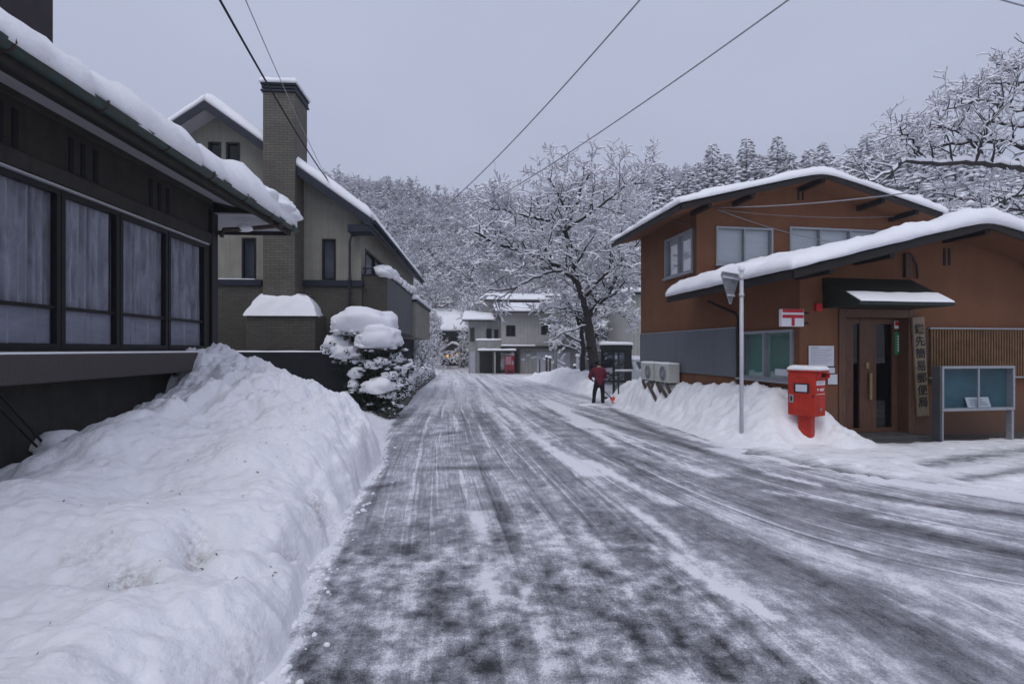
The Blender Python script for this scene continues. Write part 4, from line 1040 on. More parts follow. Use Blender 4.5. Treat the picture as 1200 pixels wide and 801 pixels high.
window(po, PLp, *ulh[0], M['alu'], M['blind'], GLASS, mull=[(ulh[0][0] + ulh[0][1]) / 2], fw=.05, out=.05, depth=.07, gap=.03, sill=True)
w_ = window(po, PLp, *whl[0], M['alu'], M['greenblind'], GLASS, mull=[(whl[0][0] + whl[0][1]) / 2 + .02], fw=.05, out=.05, depth=.07, gap=.05, sill=True)
a0 = pl(920, 430, -.06).y; a1 = pl(904, 430, -.06).y; zz = pl(912, 430, -.06).z
MB().bar(PLp, a0, a1, 1.10, 1.22, -.02, -.015).build('notice', M['paper'], w_)
# grey steel panel on the side wall
MB().bar(PLp, pl(864, 400).y, U2 - .01, .99, 2.06, .002, .035).build('steel_panel', M['popanel'], po)
MB().bar(PLp, pl(864, 400).y, U2 - .005, 2.061, 2.085, .002, .05).build('panel_flashing', M['alu'], po)
# vertical joints of the side wall base
for u in (3.7, 4.75, 5.8): MB().bar(PLp, u, u + .02, -.6, .985, .001, .006).build('wall_joint', M['powood'], po)

def gable_roof(parent, apex_r, apex_z, sl, r0, r1, u0, u1, th=.08, snow=.26, seed=0):
    mb = MB()
    for (ra) in (r0, r1):
        A = Vector((apex_r, u0, apex_z)); B = Vector((ra, u0, apex_z - sl * abs(ra - apex_r))); t = Vector((0, 0, th))
        mb.prism([A, B, B + t, A + t], (0, u1 - u0, 0))
    rf = mb.build('roof', M['poroof'], parent)
    vb = MB()
    for ra in (r0, r1):
        s_ = 1 if ra > apex_r else -1
        A = Vector((apex_r, u0 - .028, apex_z - .06)); B = Vector((ra, u0 - .028, apex_z - .06 - sl * abs(ra - apex_r))); t = Vector((0, 0, .11))
        vb.prism([A, B, B + t, A + t], (0, .026, 0))
        vb.box(min(ra, ra + s_ * .03), max(ra, ra + s_ * .03), u0, u1, B.z + .0, B.z + .12)
    vb.build('verge_board', M['poverge'], rf)
    sf = MB()
    for ra in (r0, r1):
        A = Vector((apex_r, u0, apex_z - .012)); B = Vector((ra, u0, apex_z - .012 - sl * abs(ra - apex_r))); t = Vector((0, 0, .01))
        sf.prism([A, B, B + t, A + t], (0, u1 - u0, 0))
    sf.build('soffit', M['po'], rf)
    pb = MB()
    for rr in (apex_r + .03, (r0 + apex_r) / 2, (r1 + apex_r) / 2, r0 + .75, r1 - .75):
        z = apex_z - sl * abs(rr - apex_r) - .02; MB().box(rr - .05, rr + .05, u0 + .03, u0 + .85, z - .12, z).build('purlin_end', M['poverge'], rf)
    sm = MB(); lim = []
    W = [abs(r0 - apex_r) + .05, abs(r1 - apex_r) + .05]
    # one quilt over the ridge
    def fn(u, v_):
        r = r0 - .05 + u; return (r, u0 - .05 + v_, apex_z + th + .01 - sl * math.sqrt((r - apex_r) ** 2 + .12) + sl * .1)
    snow_slab(sm, fn, (r1 - r0) + .1, u1 - u0 + .07, snow, seed, .42, .12, .34)
    sm.build('roof_snow', SNOW, rf)
    return rf
rfl = gable_roof(po, rT.x, rT.z, ls, e0.x, rw + .8, -.8, U1 - .02, seed=2, snow=.27)
rfu = gable_roof(po, a2.x, a2.z, us, e2.x, uw + .8, U1 - .8, U2 + .3, seed=9, snow=.22)
# ragged drooping snow along the left eaves
# slits in the gables
for (p, q, u, y0, y1) in ((1106.5, 1112, 0, 291, 311), (935.5, 940.5, U1, 219.5, 234.5)):
    for c in (p, q):
        A = PO.hit(c, y0, 1, u); B = PO.hit(c, y1, 1, u)
        MB().box(A.x - .025, A.x + .025, u - .012, u - .002, B.z, A.z).build('gable_slit', M['dark'], po)
# pillar at the corner, pier above the awning
MB().box(-.012, pf(981, 400).x - .02, -.012, -.001, -.6, 2.62).build('corner_pilaster', M['po'], po)
pr = pf(1058, 310).x; MB().box(pr, pr + .12, -.06, -.002, pf(1058, 325).z, lroof(pr) - .15).build('pier', M['powood'], po)
mb = MB(); q = [pf(1064, 297, -.05), pf(1070, 301, -.05), pf(1074.5, 310, -.05), pf(1075.5, 326, -.05)]; mb.tube([(p.x, p.y, p.z) for p in q], .022, 7); mb.build('vent_pipe', M['rust'], po)
# side downpipe
mb = MB(); q = [pl(830, 353, -.5), pl(838, 357, -.3), pl(862, 367, -.07), pl(864.5, 372, -.07), pl(865.5, 462, -.07)]
mb.tube([(p.x, p.y, p.z) for p in q], .03, 7); mb.build('downpipe', M['poverge'], po)
mb = MB(); q = [pl(787, 258, -.6), pl(801, 262, -.2), pl(812.5, 262, -.07), pl(813.5, 268, -.07), pl(813.6, 336, -.07)]; mb.tube([(p.x, p.y, p.z) for p in q], .025, 7); mb.build('downpipe', M['powood'], po)
# entrance: wooden frame, door with two glass strips, transom
en = MB(); di = .30
P_ = PFp
en.bar(P_, dr0 + .002, dr0 + .14, .0, dz1 - .002, -di, .03); en.bar(P_, dr1 - .14, dr1 - .002, .0, dz1 - .002, -di, .03); en.bar(P_, dr0 + .142, dr1 - .142, dz1 - .16, dz1 - .002, -di, .03)
ent = en.build('entrance_frame', M['doorwood'], po, .008)
d0, d1 = dr0 + .143, dr1 - .143; dz = dz1 - .165
pxs = lambda px: pf(px, 400, .2).x
gl = [(pxs(1000), pxs(1007.5)), (pxs(1027), pxs(1046))]
mb = MB(); xs_ = [d0, gl[0][0], gl[0][1], gl[1][0], gl[1][1], d1]
for k in (0, 2, 4): mb.bar(P_, xs_[k], xs_[k + 1], .02, dz, -.26, -.20)
for k in (1, 3): mb.bar(P_, xs_[k], xs_[k + 1], .02, .10, -.255, -.205); mb.bar(P_, xs_[k], xs_[k + 1], dz - .1, dz, -.255, -.205)
door = mb.build('door', M['doorwood'], po, .004)
for k in (1, 3): MB().poly([P_(xs_[k], .1, -.235), P_(xs_[k + 1], .1, -.235), P_(xs_[k + 1], dz - .1, -.235), P_(xs_[k], dz - .1, -.235)]).build('glass_strip', GLASSD, door)
MB().box(d0 - .1, d1 + .1, .30, .33, .0, dz1).build('porch_back', M['dark'], po)
hp = pf(1019.5, 450, .17); mb = MB(); zt, zl = pf(1019.5, 437, .17).z, pf(1019.5, 468, .17).z
mb.bar(P_, hp.x - .025, hp.x + .025, zl, zt, -.17, -.135); mb.bar(P_, hp.x - .012, hp.x + .012, zl + .05, zl + .08, -.199, -.17); mb.bar(P_, hp.x - .012, hp.x + .012, zt - .08, zt - .05, -.199, -.17); mb.build('door_handle', M['brass'], door, .006)
kp = pf(1016.5, 428, .19); MB().bar(P_, kp.x - .03, kp.x + .03, kp.z - .06, kp.z + .06, -.199, -.18).build('lock_plate', M['brass'], door, .004)
stp = MB(); stp.bar(P_, dr0 - .05, dr1 + .05, -.4, .018, -.32, .32); stp.build('doorstep', M['concrete'], po, .01)
# stickers on the door frame and beside it
def plate(name, p0, p1, m, parent, u, th=.006, label=None):
    A = pf(*p0, u); B = pf(*p1, u); o = MB().box(min(A.x, B.x), max(A.x, B.x), u - th, u, min(A.z, B.z), max(A.z, B.z)).build(name, m, parent)
    return o, (A + B) / 2, (abs(B.x - A.x), abs(A.z - B.z))
st_, c_, d_ = plate('alarm_sticker', (1048, 376), (1056.5, 385), M['white'], po, .19)
MB().box(c_.x - d_[0] / 2 + .01, c_.x + d_[0] / 2 - .01, .178, .1835, c_.z - d_[1] * .1, c_.z + d_[1] / 2 - .01).build('red_field', M['sred'], st_)
gs, c_, d_ = plate('green_sign', (1048.5, 389), (1056.5, 415), M['green'], po, .19)
for k in range(6):
    z = c_.z + d_[1] * (.30 - .125 * k); w2 = d_[0] * .22
    mk = MB(); mk.box(c_.x - w2, c_.x + w2, .18, .1835, z - .004, z + .012); mk.box(c_.x - w2 * .3, c_.x + w2 * .3, .1795, .183, z - .02, z + .024); mk.build('faded_letter', M['white'], gs)
nb, c_, d_ = plate('opening_notice', (947.5, 405), (977, 429), M['paper'], po, -.03)
mb = MB()
for k in range(9): mb.box(c_.x - d_[0] * .42, c_.x + d_[0] * (.42 - .1 * (k % 3)), -.0385, -.0365, c_.z + d_[1] * (.30 - .08 * k), c_.z + d_[1] * (.30 - .08 * k) + .008)
mb.box(c_.x - d_[0] * .42, c_.x - d_[0] * .1, -.0385, -.0365, c_.z + d_[1] * .38, c_.z + d_[1] * .43); mb.build('faded_print', M['greyink'], nb)
nb, c_, d_ = plate('opening_notice', (956, 430.5), (978, 437), M['paper'], po, -.03)
nb, c_, d_ = plate('opening_notice', (970, 438.5), (981, 450), M['paper'], po, -.03)
MB().box(pf(947, 400, -.03).x, pf(979, 400, -.03).x, -.040, -.014, pf(960, 430.3, -.03).z, pf(960, 429, -.03).z).build('notice_rail', M['dark'], po)
al, c_, d_ = plate('alarm_box', (953.5, 356), (960.5, 364.5), M['sred'], po, -.012, .07)
# awning
A = pf(963.5, 325); A2 = pf(1076, 325); B = pf(992, 356, -.8); B2 = pf(1118, 354.5, -.8); 
aw = MB(); x0, x1 = A.x, max(A2.x, B2.x); zA, zB = A.z, (B.z + B2.z) / 2; x0b = B.x; x1b = B2.x
x1 = x1b
aw.prism([(x0, -.002, zA), (x0, -.82, zB + .03), (x0, -.82, zB - .03), (x0, -.002, zB - .03)], (x1 - x0, 0, 0)); awn = aw.build('awning', M['awn'], po, .008)
mb = MB()
def awn_fn(u, v_):
    k = v_ / .45; return (x0 + .02 + u, -.53 - .30 * k, zA + (zB + .03 - zA) * ((.53 + .30 * k - .002) / .818) + .004)
snow_slab(mb, awn_fn, x1 - x0 - .04, .45, .03, 3, .7, .06, .15); mb.build('awning_snow', SNOW, awn)
# lattice over the office window
l0, l1 = pf(1089, 400, -.07).x, pf(1245, 400, -.07).x; lz0, lz1 = pf(1130, 442.5, -.07).z, pf(1130, 384.5, -.07).z
MB().box(l0, l1, -.045, -.002, lz0, lz1).build('lattice_back', M['powood'], po)
mb = MB(); x = l0 + .03
while x < l1 - .03: mb.box(x, x + .03, -.085, -.046, lz0 + .02, lz1 - .02); x += .062
lt = mb.build('window_lattice', M['lattice'], po)
mb = MB(); mb.box(l0, l1, -.09, -.047, lz1 - .018, lz1 + .01); mb.box(l0, l1, -.09, -.047, lz0 - .01, lz0 + .018); mb.build('lattice_rail', M['alu'], lt)
MB().box(l0 - .09, l0 - .01, -.06, -.002, lz0, lz1).build('lattice_post', M['powood'], po)

# hanging name board with its seven characters
A = pf(1067.5, 371, -.05); B = pf(1081.5, 371, -.05); C = pf(1073.5, 487, -.05); D_ = pf(1088, 487, -.05)
bw = (B - A).length; bh = A.z - C.z
nbd = empty('name_board', 'tall weathered wooden board with seven black brushed characters beside the door', 'sign board', PO.world(((A.x + D_.x) / 2, -.05, (A.z + C.z) / 2)), 9.46)
tilt = math.atan2((C.x - A.x), bh)
nbd.rotation_euler = Matrix.Rotation(PO.a, 3, 'Z').__matmul__(Matrix.Rotation(-tilt, 3, 'Y')).to_euler()
MB().box(-bw / 2, bw / 2, -.03, .01, -bh / 2, bh / 2).build('board', M['boardwood'], nbd, .006)
for k, chx in enumerate('鎌先簡易郵便局'):
    z = bh * (.37 - k * .123)
    text_mesh(chx, bw * .84, M['ink'], nbd, 'character', Matrix.Translation((0, -.033, z)) @ Matrix.Rotation(math.radians(90), 4, 'X') @ Matrix.Diagonal((1.0, .92, 1, 1)), bold=.0025)

# projecting postal mark sign at the corner
A = pf(914.5, 362, -.05); B = pf(940.5, 382.5, -.05)
ps = empty('postal_mark_sign', 'small red and white sign with the postal T mark at the corner', 'sign', PO.world(((A.x + B.x) / 2, -.05, (A.z + B.z) / 2)), 9.46)
sw, sh = B.x - A.x, A.z - B.z
MB().box(-sw / 2, sw / 2, -.04, .04, -sh / 2, sh / 2).build('sign_box', M['white'], ps, .006)
mb = MB(); mb.box(-sw * .47, sw * .47, -.0435, -.0405, sh * .30, sh * .49); mb.box(-sw * .47, sw * .47, -.0435, -.0405, -.02 * sh, sh * .17); mb.box(-sw * .07, sw * .07, -.0435, -.0405, -sh * .47, -.021 * sh)
mb.build('postal_mark', M['sred'], ps)
mb = MB(); mb.tube([(sw / 2 - .002, 0, sh * .3), (sw / 2 + .12, 0, sh * .3)], .015, 6); mb.tube([(sw / 2 - .002, 0, -sh * .3), (sw / 2 + .12, 0, -sh * .3)], .015, 6); mb.build('bracket', M['dark'], ps)

# glazed notice board on legs
A = pf(1104.5, 429, -.75); B = pf(1190, 428, -.75); C = pf(1106, 482, -.75)
nt_ = empty('notice_board', 'glazed aluminium notice board with blue green backing on two legs', 'notice board', PO.world((A.x, -.75, 0)), 9.46)
W = B.x - A.x; zt = A.z; zl = C.z
mb = MB(); mb.box(0, W, 0, .14, zt - .045, zt); mb.box(0, W, 0, .14, zl, zl + .05); mb.box(0, .04, 0, .14, zl + .05, zt - .045); mb.box(W - .04, W, 0, .14, zl + .05, zt - .045); mb.box(W / 2 - .016, W / 2 + .016, .004, .03, zl + .05, zt - .045)
fr = mb.build('frame', M['alu'], nt_, .005)
MB().box(.04, W - .04, .11, .13, zl + .05, zt - .045).build('backing', M['teal'], nt_)
MB().poly([(.04, .02, zl + .05), (W - .04, .02, zl + .05), (W - .04, .02, zt - .045), (.04, .02, zt - .045)]).build('pane', GLASS, nt_)
cc = MB(); cc.hexa([(W * .38, .045, zl + .055), (W * .70, .045, zl + .055), (W * .70, .055, zl + .055), (W * .38, .055, zl + .055), (W * .37, .085, zl + .23), (W * .69, .085, zl + .23), (W * .69, .095, zl + .23), (W * .37, .095, zl + .23)]); cc = cc.build('card', M['paper'], nt_)
mb = MB()
for k in range(3): mb.box(W * .41, W * (.66 - .03 * k), .052 + .012 * k - .012, .054 + .012 * k - .011, zl + .10 + .04 * k, zl + .112 + .04 * k)
mb.build('faded_print', M['greyink'], cc)
for x in (0, W - .05): MB().box(x, x + .05, .02, .12, -.2, zl - .002).build('leg', M['alu'], nt_, .004)
MB().box(-.05, -.004, .0, .15, .0, zt).build('side_post', M['grille'], nt_)

# air conditioners on timber brackets
def ac(u0, u1, lab):
    z0, z1 = pl(790, 449.5, -.36).z, pl(790, 427.5, -.36).z
    a = empty('air_conditioner', lab, 'air conditioner', PO.world((-.22, (u0 + u1) / 2, z0)), 9.46, 'air conditioners on the side wall')
    h = z1 - z0; l = u1 - u0
    MB().box(-.16, .16, -l / 2, l / 2, 0, h).build('casing', M['acw'], a, .012, 2)
    rows = [(-.167, .25 * h * 1.5 * math.cos(t) - .08 * l, h * .5 + .40 * h * math.sin(t)) for t in np.linspace(0, 2 * math.pi, 25)[:-1]]
    g_ = MB().poly([(-.1655, -.10 * l + .40 * h * math.cos(t), h * .5 + .40 * h * math.sin(t)) for t in np.linspace(0, 2 * math.pi, 29)[:-1]]).build('fan_grille', M['grille'], a)
    mb = MB()
    for r in (.12, .22, .32, .40): mb.tube([(-.172, -.10 * l + r * h * math.cos(t), h * .5 + r * h * math.sin(t)) for t in np.linspace(0, 2 * math.pi, 25)], .005, 4, False)
    for t in np.linspace(0, 2 * math.pi, 9)[:-1]: mb.tube([(-.172, -.10 * l, h * .5), (-.172, -.10 * l + .4 * h * math.cos(t), h * .5 + .4 * h * math.sin(t))], .004, 4)
    mb.build('guard_wires', M['pole'], g_)
    MB().box(-.10, .10, -l / 2 - .008, -l / 2 - .0005, h * .25, h * .75).build('side_panel', M['acw'], a)
    mb = MB(); snow_slab(mb, lambda u, v_: (-.16 + u, -l / 2 + v_, h + .001), .32, l, .05, 3, .3, .1, .1); mb.build('casing_snow', SNOW, a)
    br = MB()
    for y in (-l * .35, l * .35): br.hexa([(-.17, y - .03, -.04), (.2, y - .03, -.04), (.2, y + .03, -.04), (-.17, y + .03, -.04), (-.17, y - .03, -.003), (.2, y - .03, -.003), (.2, y + .03, -.003), (-.17, y + .03, -.003)])
    br.build('bracket', M['timber'], a)
    for y in (-l * .35, l * .35): MB().tube([(-.15, y, -.045), (.0, y - .35, -.7)], .045, 6).build('leg', M['timber'], a)
    return a
u_a = pl(799, 430).y
ac(u_a, u_a + .82, 'white outdoor air conditioner on timber legs, the one nearer the street window')
ac(u_a + .95, u_a + 1.77, 'white outdoor air conditioner on timber legs, the one nearer the phone booth')
mb = MB(); mb.tube([PO.world((-.42, u_a + .45, .62)), PO.world((-.45, u_a - .45, .1))], .05, 6); mb.tube([PO.world((-.42, u_a + 1.2, .62)), PO.world((-.5, u_a + .3, .1))], .05, 6); mb.tube([PO.world((-.08, u_a + .1, .64)), PO.world((-.08, u_a - .55, .1))], .05, 6)
tag(mb.build('timber_stand', M['timber']), 'old timber brace frame in the snow under the two air conditioners', 'stand')

# ================================================================== postbox
px_ = at(921, 432, 8.9); pb = empty('postbox', 'red post box on a single pedestal with snow on its top', 'post box', (at(945, 500, 8.9).x, 8.9, 0), 34)
# local: x right along the front, y back. the front looks along -y, the side panel along -x
zt = at(945, 434, 8.8).z; zb_ = at(945, 487, 8.8).z; bw_, bd = .345, .47
bx = MB().box(-bw_ / 2, bw_ / 2, -bd / 2, bd / 2, zb_, zt - .03).build('box', M['red'], pb, .018, 2)
MB().box(-bw_ / 2 - .012, bw_ / 2 + .012, -bd / 2 - .06, bd / 2 + .012, zt - .028, zt + .01).build('lid', M['red'], pb, .012, 2)
mb = MB(); snow_slab(mb, lambda u, v_: (-bw_ / 2 - .01 + u, -bd / 2 - .06 + v_, zt + .008), bw_ + .02, bd + .07, .075, 2, .3, .07, .06); mb.build('lid_snow', SNOW, pb)
f_ = -bd / 2
MB().box(-bw_ * .40, bw_ * .40, f_ - .004, f_ + .03, zt - .12, zt - .05).build('slot', M['dark'], bx)
mb = MB(); mb.hexa([(-bw_ * .45, f_ - .002, zt - .14), (bw_ * .45, f_ - .002, zt - .14), (bw_ * .45, f_ - .001, zt - .13), (-bw_ * .45, f_ - .001, zt - .13), (-bw_ * .45, f_ - .06, zt - .12), (bw_ * .45, f_ - .06, zt - .12), (bw_ * .45, f_ - .06, zt - .11), (-bw_ * .45, f_ - .06, zt - .11)]); mb.build('slot_lip', M['red'], bx)
for s_ in (-1, 1): MB().prism([(s_ * bw_ * .47, f_ - .001, zt - .035), (s_ * bw_ * .47, f_ - .085, zt - .035), (s_ * bw_ * .47, f_ - .07, zt - .12), (s_ * bw_ * .47, f_ - .001, zt - .16)], (.012 * -s_, 0, 0)).build('slot_cheek', M['red'], bx)
lb = MB().box(-bw_ * .42, bw_ * .42, f_ - .004, f_ - .001, zt - .245, zt - .17).build('slot_label', M['white'], bx)
mb = MB(); mb.box(-bw_ * .36, bw_ * .30, f_ - .006, f_ - .0045, zt - .20, zt - .19); mb.box(-bw_ * .36, bw_ * .2, f_ - .006, f_ - .0045, zt - .222, zt - .214); mb.build('faded_print', M['greyink'], lb)
Tm = lambda x, z: Matrix.Translation((x, f_ - .004, z)) @ Matrix.Rotation(math.radians(90), 4, 'X')
text_mesh('〒', .062, M['white'], bx, 'postal_mark', Tm(-.105, zt - .325), .002); text_mesh('POST', .058, M['white'], bx, 'lettering', Tm(.035, zt - .325), .0015)
mb = MB(); mb.box(-.14, .14, f_ - .003, f_ - .001, zt - .40, zt - .392); mb.build('thin_line', M['white'], bx)
mb = MB(); mb.box(-.02, .02, f_ - .012, f_ - .001, zb_ + .10, zb_ + .14); mb.build('front_lock', M['alu'], bx)
s_ = -bw_ / 2
fr = MB().box(s_ - .012, s_ - .001, -.13, .12, zt - .38, zt - .22).build('collection_frame', M['ink'], bx)
MB().box(s_ - .016, s_ - .0125, -.10, .09, zt - .36, zt - .24).build('collection_card', M['paper'], fr)
MB().box(s_ - .012, s_ - .001, .13, .20, zt - .56, zt - .42).build('key_plate', M['alu'], bx)
MB().box(s_ - .016, s_ - .0125, .15, .18, zt - .53, zt - .45).build('key_cover', M['ink'], bx)
MB().box(s_ - .01, s_ - .001, -.21, -.18, zt - .44, zt - .41).build('rivet_plate', M['ink'], bx)
mb = MB(); mb.box(-.075, .075, -.11, .11, -.5, zb_ - .001); mb.build('pedestal', M['red'], pb, .015, 2)

# ================================================================== triangular road sign seen from behind
sp = at(869, 487, 9.15); rs = empty('road_sign', 'galvanised pole carrying an inverted triangle road sign seen from behind', 'road sign', (sp.x, sp.y, sp.z - .5), 0)
zt = at(869, 316, 9.15).z - rs.location.z
MB().tube([(0, 0, 0), (0, 0, zt)], .034, 12).build('pole', M['pole'], rs)
tri = [(-.36, zt - .06), (.36, zt - .06), (0, zt - .66)]
ang = math.radians(40); rot = lambda x, y: (x * math.cos(ang) - y * math.sin(ang) , x * math.sin(ang) + y * math.cos(ang))
def P3(x, z, y): a_, b_ = rot(x, y); return (a_ - .13, b_ + .02, z)
mb = MB(); out = []
for i in range(3):
    p = Vector((*tri[i],)); a_ = Vector((*tri[i - 1],)); b_ = Vector((*tri[(i + 1) % 3],)); out += [p + (a_ - p).normalized() * .06, p + (b_ - p).normalized() * .06]
mb.prism([P3(p.x, p.y, .06) for p in out], Vector(P3(0, 0, .072)) - Vector(P3(0, 0, .06))); mb.build('sign_plate', M['signback'], rs)
for z in (zt - .14, zt - .45):
    hw = .30 if z > zt - .3 else .12
    mb = MB(); mb.bar(lambda a_, zz, o: P3(a_, zz, o), -hw, hw, z - .018, z + .018, .035, .058); mb.tube([(0, 0, z - .03), (0, 0, z + .03)], .045, 10); mb.build('clamp', M['pole'], rs)
mb = MB(); blob(mb, (0, 0, zt), (.055, .055, .10), 2, 2, .1, .3); mb.build('pole_snow', SNOW, rs)
mb = MB(); snow_slab(mb, lambda u, v_: P3(-.29 + u, zt - .055, .03 + v_), .58, .05, .04, 2, .3, .06, .1); mb.build('plate_snow', SNOW, rs)
# ================================================================== far grey building with the vending machine
YB = 50.0
g1 = empty('grey_workshop', 'grey two storey workshop with lavender shutters and snow edged roof down the road', 'building', (at(617, 437, YB).x, YB, gz(YB)), 4)
FB = Frame(g1.location.x, YB, 4, gz(YB))
bp = lambda px, py, u=0.0: FB.hit(px, py, 1, u)
zg = 0.0
xw0, xw1 = bp(588, 400).x, bp(681, 400).x
zf = bp(640, 405).z; ze = bp(640, 368).z
PB = lambda a, z, o: (a, -o, z)
hl = [(bp(593, 400).x, bp(604, 400).x, bp(600, 394).z, bp(600, 381).z), (bp(634, 400).x, bp(647, 400).x, bp(640, 392).z, bp(640, 379).z)]
mb = MB(); wall(mb, PB, xw0, xw1, zf, ze + .3, hl, .12)
mb.poly([(xw0, 0, zf), (xw0, 8, zf), (xw0, 8, ze + .3), (xw0, 0, ze + .3)]); mb.poly([(xw1, 0, -.5), (xw1, 8, -.5), (xw1, 8, ze + .3), (xw1, 0, ze + .3)])
mb.build('upper_wall', M['gwall2'], g1)
for h in hl: window(g1, PB, *h, M['trim'], M['dark'], GLASSD, mull=[(h[0] + h[1]) / 2], fw=.07, out=.04, depth=.09)
mb = MB(); x = xw0 + .35
while x < xw1:
    ok = all(not (h[0] - .1 < x < h[1] + .1) for h in hl)
    if ok: mb.bar(PB, x, x + .03, zf + .1, ze, .001, .02)
    x += .36
mb.build('siding_battens', M['gwall'], g1)
mb = MB(); mb.box(bp(610, 400).x, xw1, .15, 8, -1, zf - .001); mb.build('lower_wall', M['gwall'], g1)
mb = MB(); mb.box(xw0 - .1, xw1 + .1, -.55, .15, zf - .32, zf - .02); fl = mb.build('floor_band', M['trim'], g1)
mb = MB(); snow_slab(mb, lambda u, v_: (xw0 - .1 + u, -.56 + v_, zf - .02), bp(628, 400).x - xw0, .5, .14, 3, .3, .2, .1); mb.build('band_snow', SNOW, fl)
# ribbed panel and two shutters
for (a, b, m, nm) in ((611, 624, 'gwall', 'ribbed_panel'), (629, 648, 'shutter', 'shutter'), (652, 668, 'shutter', 'shutter')):
    xa, xb = bp(a, 420, .15).x, bp(b, 420, .15).x; zt = bp(640, 412, .15).z
    o = MB().box(xa, xb, .10, .149, 0, zt).build(nm, M[m], g1)
    mb = MB()
    if nm == 'shutter':
        for z in np.arange(.15, zt, .16): mb.box(xa + .02, xb - .02, .085, .099, z, z + .02)
    else:
        for xx in np.arange(xa + .05, xb, .18): mb.box(xx, xx + .05, .075, .099, .02, zt - .02)
    mb.build('ribs', M[m], o)
mb = MB()
for (a, b) in ((627, 418), (613, 421), (619, 416), (624, 419)): 
    p = bp(a, b, .08); mb.box(p.x - .18, p.x + .18, .06, .07, p.z - .1, p.z + .1)
mb.build('notice_papers', M['paper'], g1)
# left wing with balcony and garage
xl0 = bp(549, 400, 2.2).x; xl1 = xw0 - .001; zl_e = bp(565, 374, 2.2).z
mb = MB(); mb.box(xl0, xl1, 2.2, 9, -1, zl_e); wing = mb.build('wing_wall', M['gwall'], g1)
for (a, b, c, d, m, nm) in ((551, 557, 437, 412, 'shutter', 'side_door'), (562, 577, 437, 411, 'trim', 'garage_door'), (580, 610, 437, 411, 'trim', 'porch_opening'), (570, 576, 397, 385, 'dark', 'dark_window'), (579, 584, 397, 386, 'dark', 'dark_window'), (551, 556, 400, 384, 'trim', 'dark_window')):
    A = bp(a, d, 2.2); B = bp(b, c, 2.2); MB().box(A.x, min(B.x, xl1 - .01), 2.14, 2.199, max(B.z, 0), A.z).build(nm, M[m], wing)
A = bp(559, 397, 1.0); B = bp(588, 409, 1.0)
mb = MB(); mb.box(A.x, B.x, 1.0, 2.19, B.z, A.z - .15); ba = mb.build('balcony', M['gwall'], g1)
mb = MB(); snow_slab(mb, lambda u, v_: (A.x - .1 + u, .95 + v_, A.z - .15), B.x - A.x + .4, 1.2, .2, 5, .3, .2, .2); mb.build('balcony_snow', SNOW, ba)
A = bp(560, 409, -.6); B = bp(605, 412, -.6)
mb = MB(); mb.box(A.x, B.x, -.6, 2.1, B.z, B.z + .12); aw_ = mb.build('porch_roof', M['trim'], g1)
mb = MB(); snow_slab(mb, lambda u, v_: (A.x + u, -.62 + v_, B.z + .12), B.x - A.x, 1.6, .2, 8, .3, .2, .2); mb.build('porch_snow', SNOW, aw_)
for px in (580, 600.5): 
    p = bp(px, 420, -.5); MB().box(p.x - .06, p.x + .06, -.5, -.38, -.4, B.z).build('porch_post', M['gwall2'], g1)
def low_roof(parent, x0, x1, y0, y1, z0, z1, m='trim', t=.22, name='roof', seed=1):
    """single pitch roof rising from the front z0 to the back z1, quilted with snow"""
    mb = MB(); mb.prism([(x0, y0, z0), (x0, y1, z1), (x0, y1, z1 + .16), (x0, y0, z0 + .16)], (x1 - x0, 0, 0)); r = mb.build(name, M[m], parent)
    sb = MB(); snow_slab(sb, lambda u, v_: (x0 + u, y0 + v_, z0 + .16 + (z1 - z0) * v_ / (y1 - y0)), x1 - x0, y1 - y0, t, seed, .25, .3, .3); sb.build('roof_snow', SNOW, r); return r
low_roof(g1, xw0 - .6, xw1 + .6, -1.0, 8, ze + .05, ze + 1.5, seed=3, t=.3)
low_roof(g1, xl0 - .6, xw0 - .62, 1.4, 9, zl_e - .25, zl_e + .9, seed=4, t=.3)
A = bp(566, 352, 7); B = bp(690, 366, 7); C = bp(612, 350, 7)
mb = MB(); mb.box(A.x, B.x, 7.0, 12, 2, A.z); mb.build('rear_storey', M['gwall2'], g1)
for (a, b) in ((636, 645), (650, 660)): 
    p = bp(a, 353, 7); q = bp(b, 360, 7); MB().box(p.x, q.x, 6.94, 6.999, q.z, p.z).build('rear_window', M['dark'], g1)
low_roof(g1, A.x - .8, B.x + .8, 6.2, 12.5, A.z - .1, A.z + .9, seed=5, t=.35)
# things in front of it
A = at(597, 437, 49.4)
vm = empty('vending_machine', 'bright red vending machine under the porch of the grey workshop', 'vending machine', (A.x, 49.4, gz(49.4)), 6)
MB().box(-.45, .45, -.36, .36, .06, 1.78).build('cabinet', M['vend'], vm, .03, 2); MB().box(-.40, .12, -.372, -.361, .95, 1.66).build('display_window', M['shutter'], vm)
mb = MB()
for k in range(3):
    for j in range(5): mb.tube([(-.35 + j * .1, -.385, 1.0 + k * .22), (-.35 + j * .1, -.385, 1.15 + k * .22)], .032, 7)
mb.build('drink_samples', M['sred'], vm); MB().box(-.30, .30, -.372, -.361, .18, .38).build('delivery_flap', M['dark'], vm); MB().box(.2, .36, -.375, -.361, .9, 1.3).build('coin_panel', M['alu'], vm)

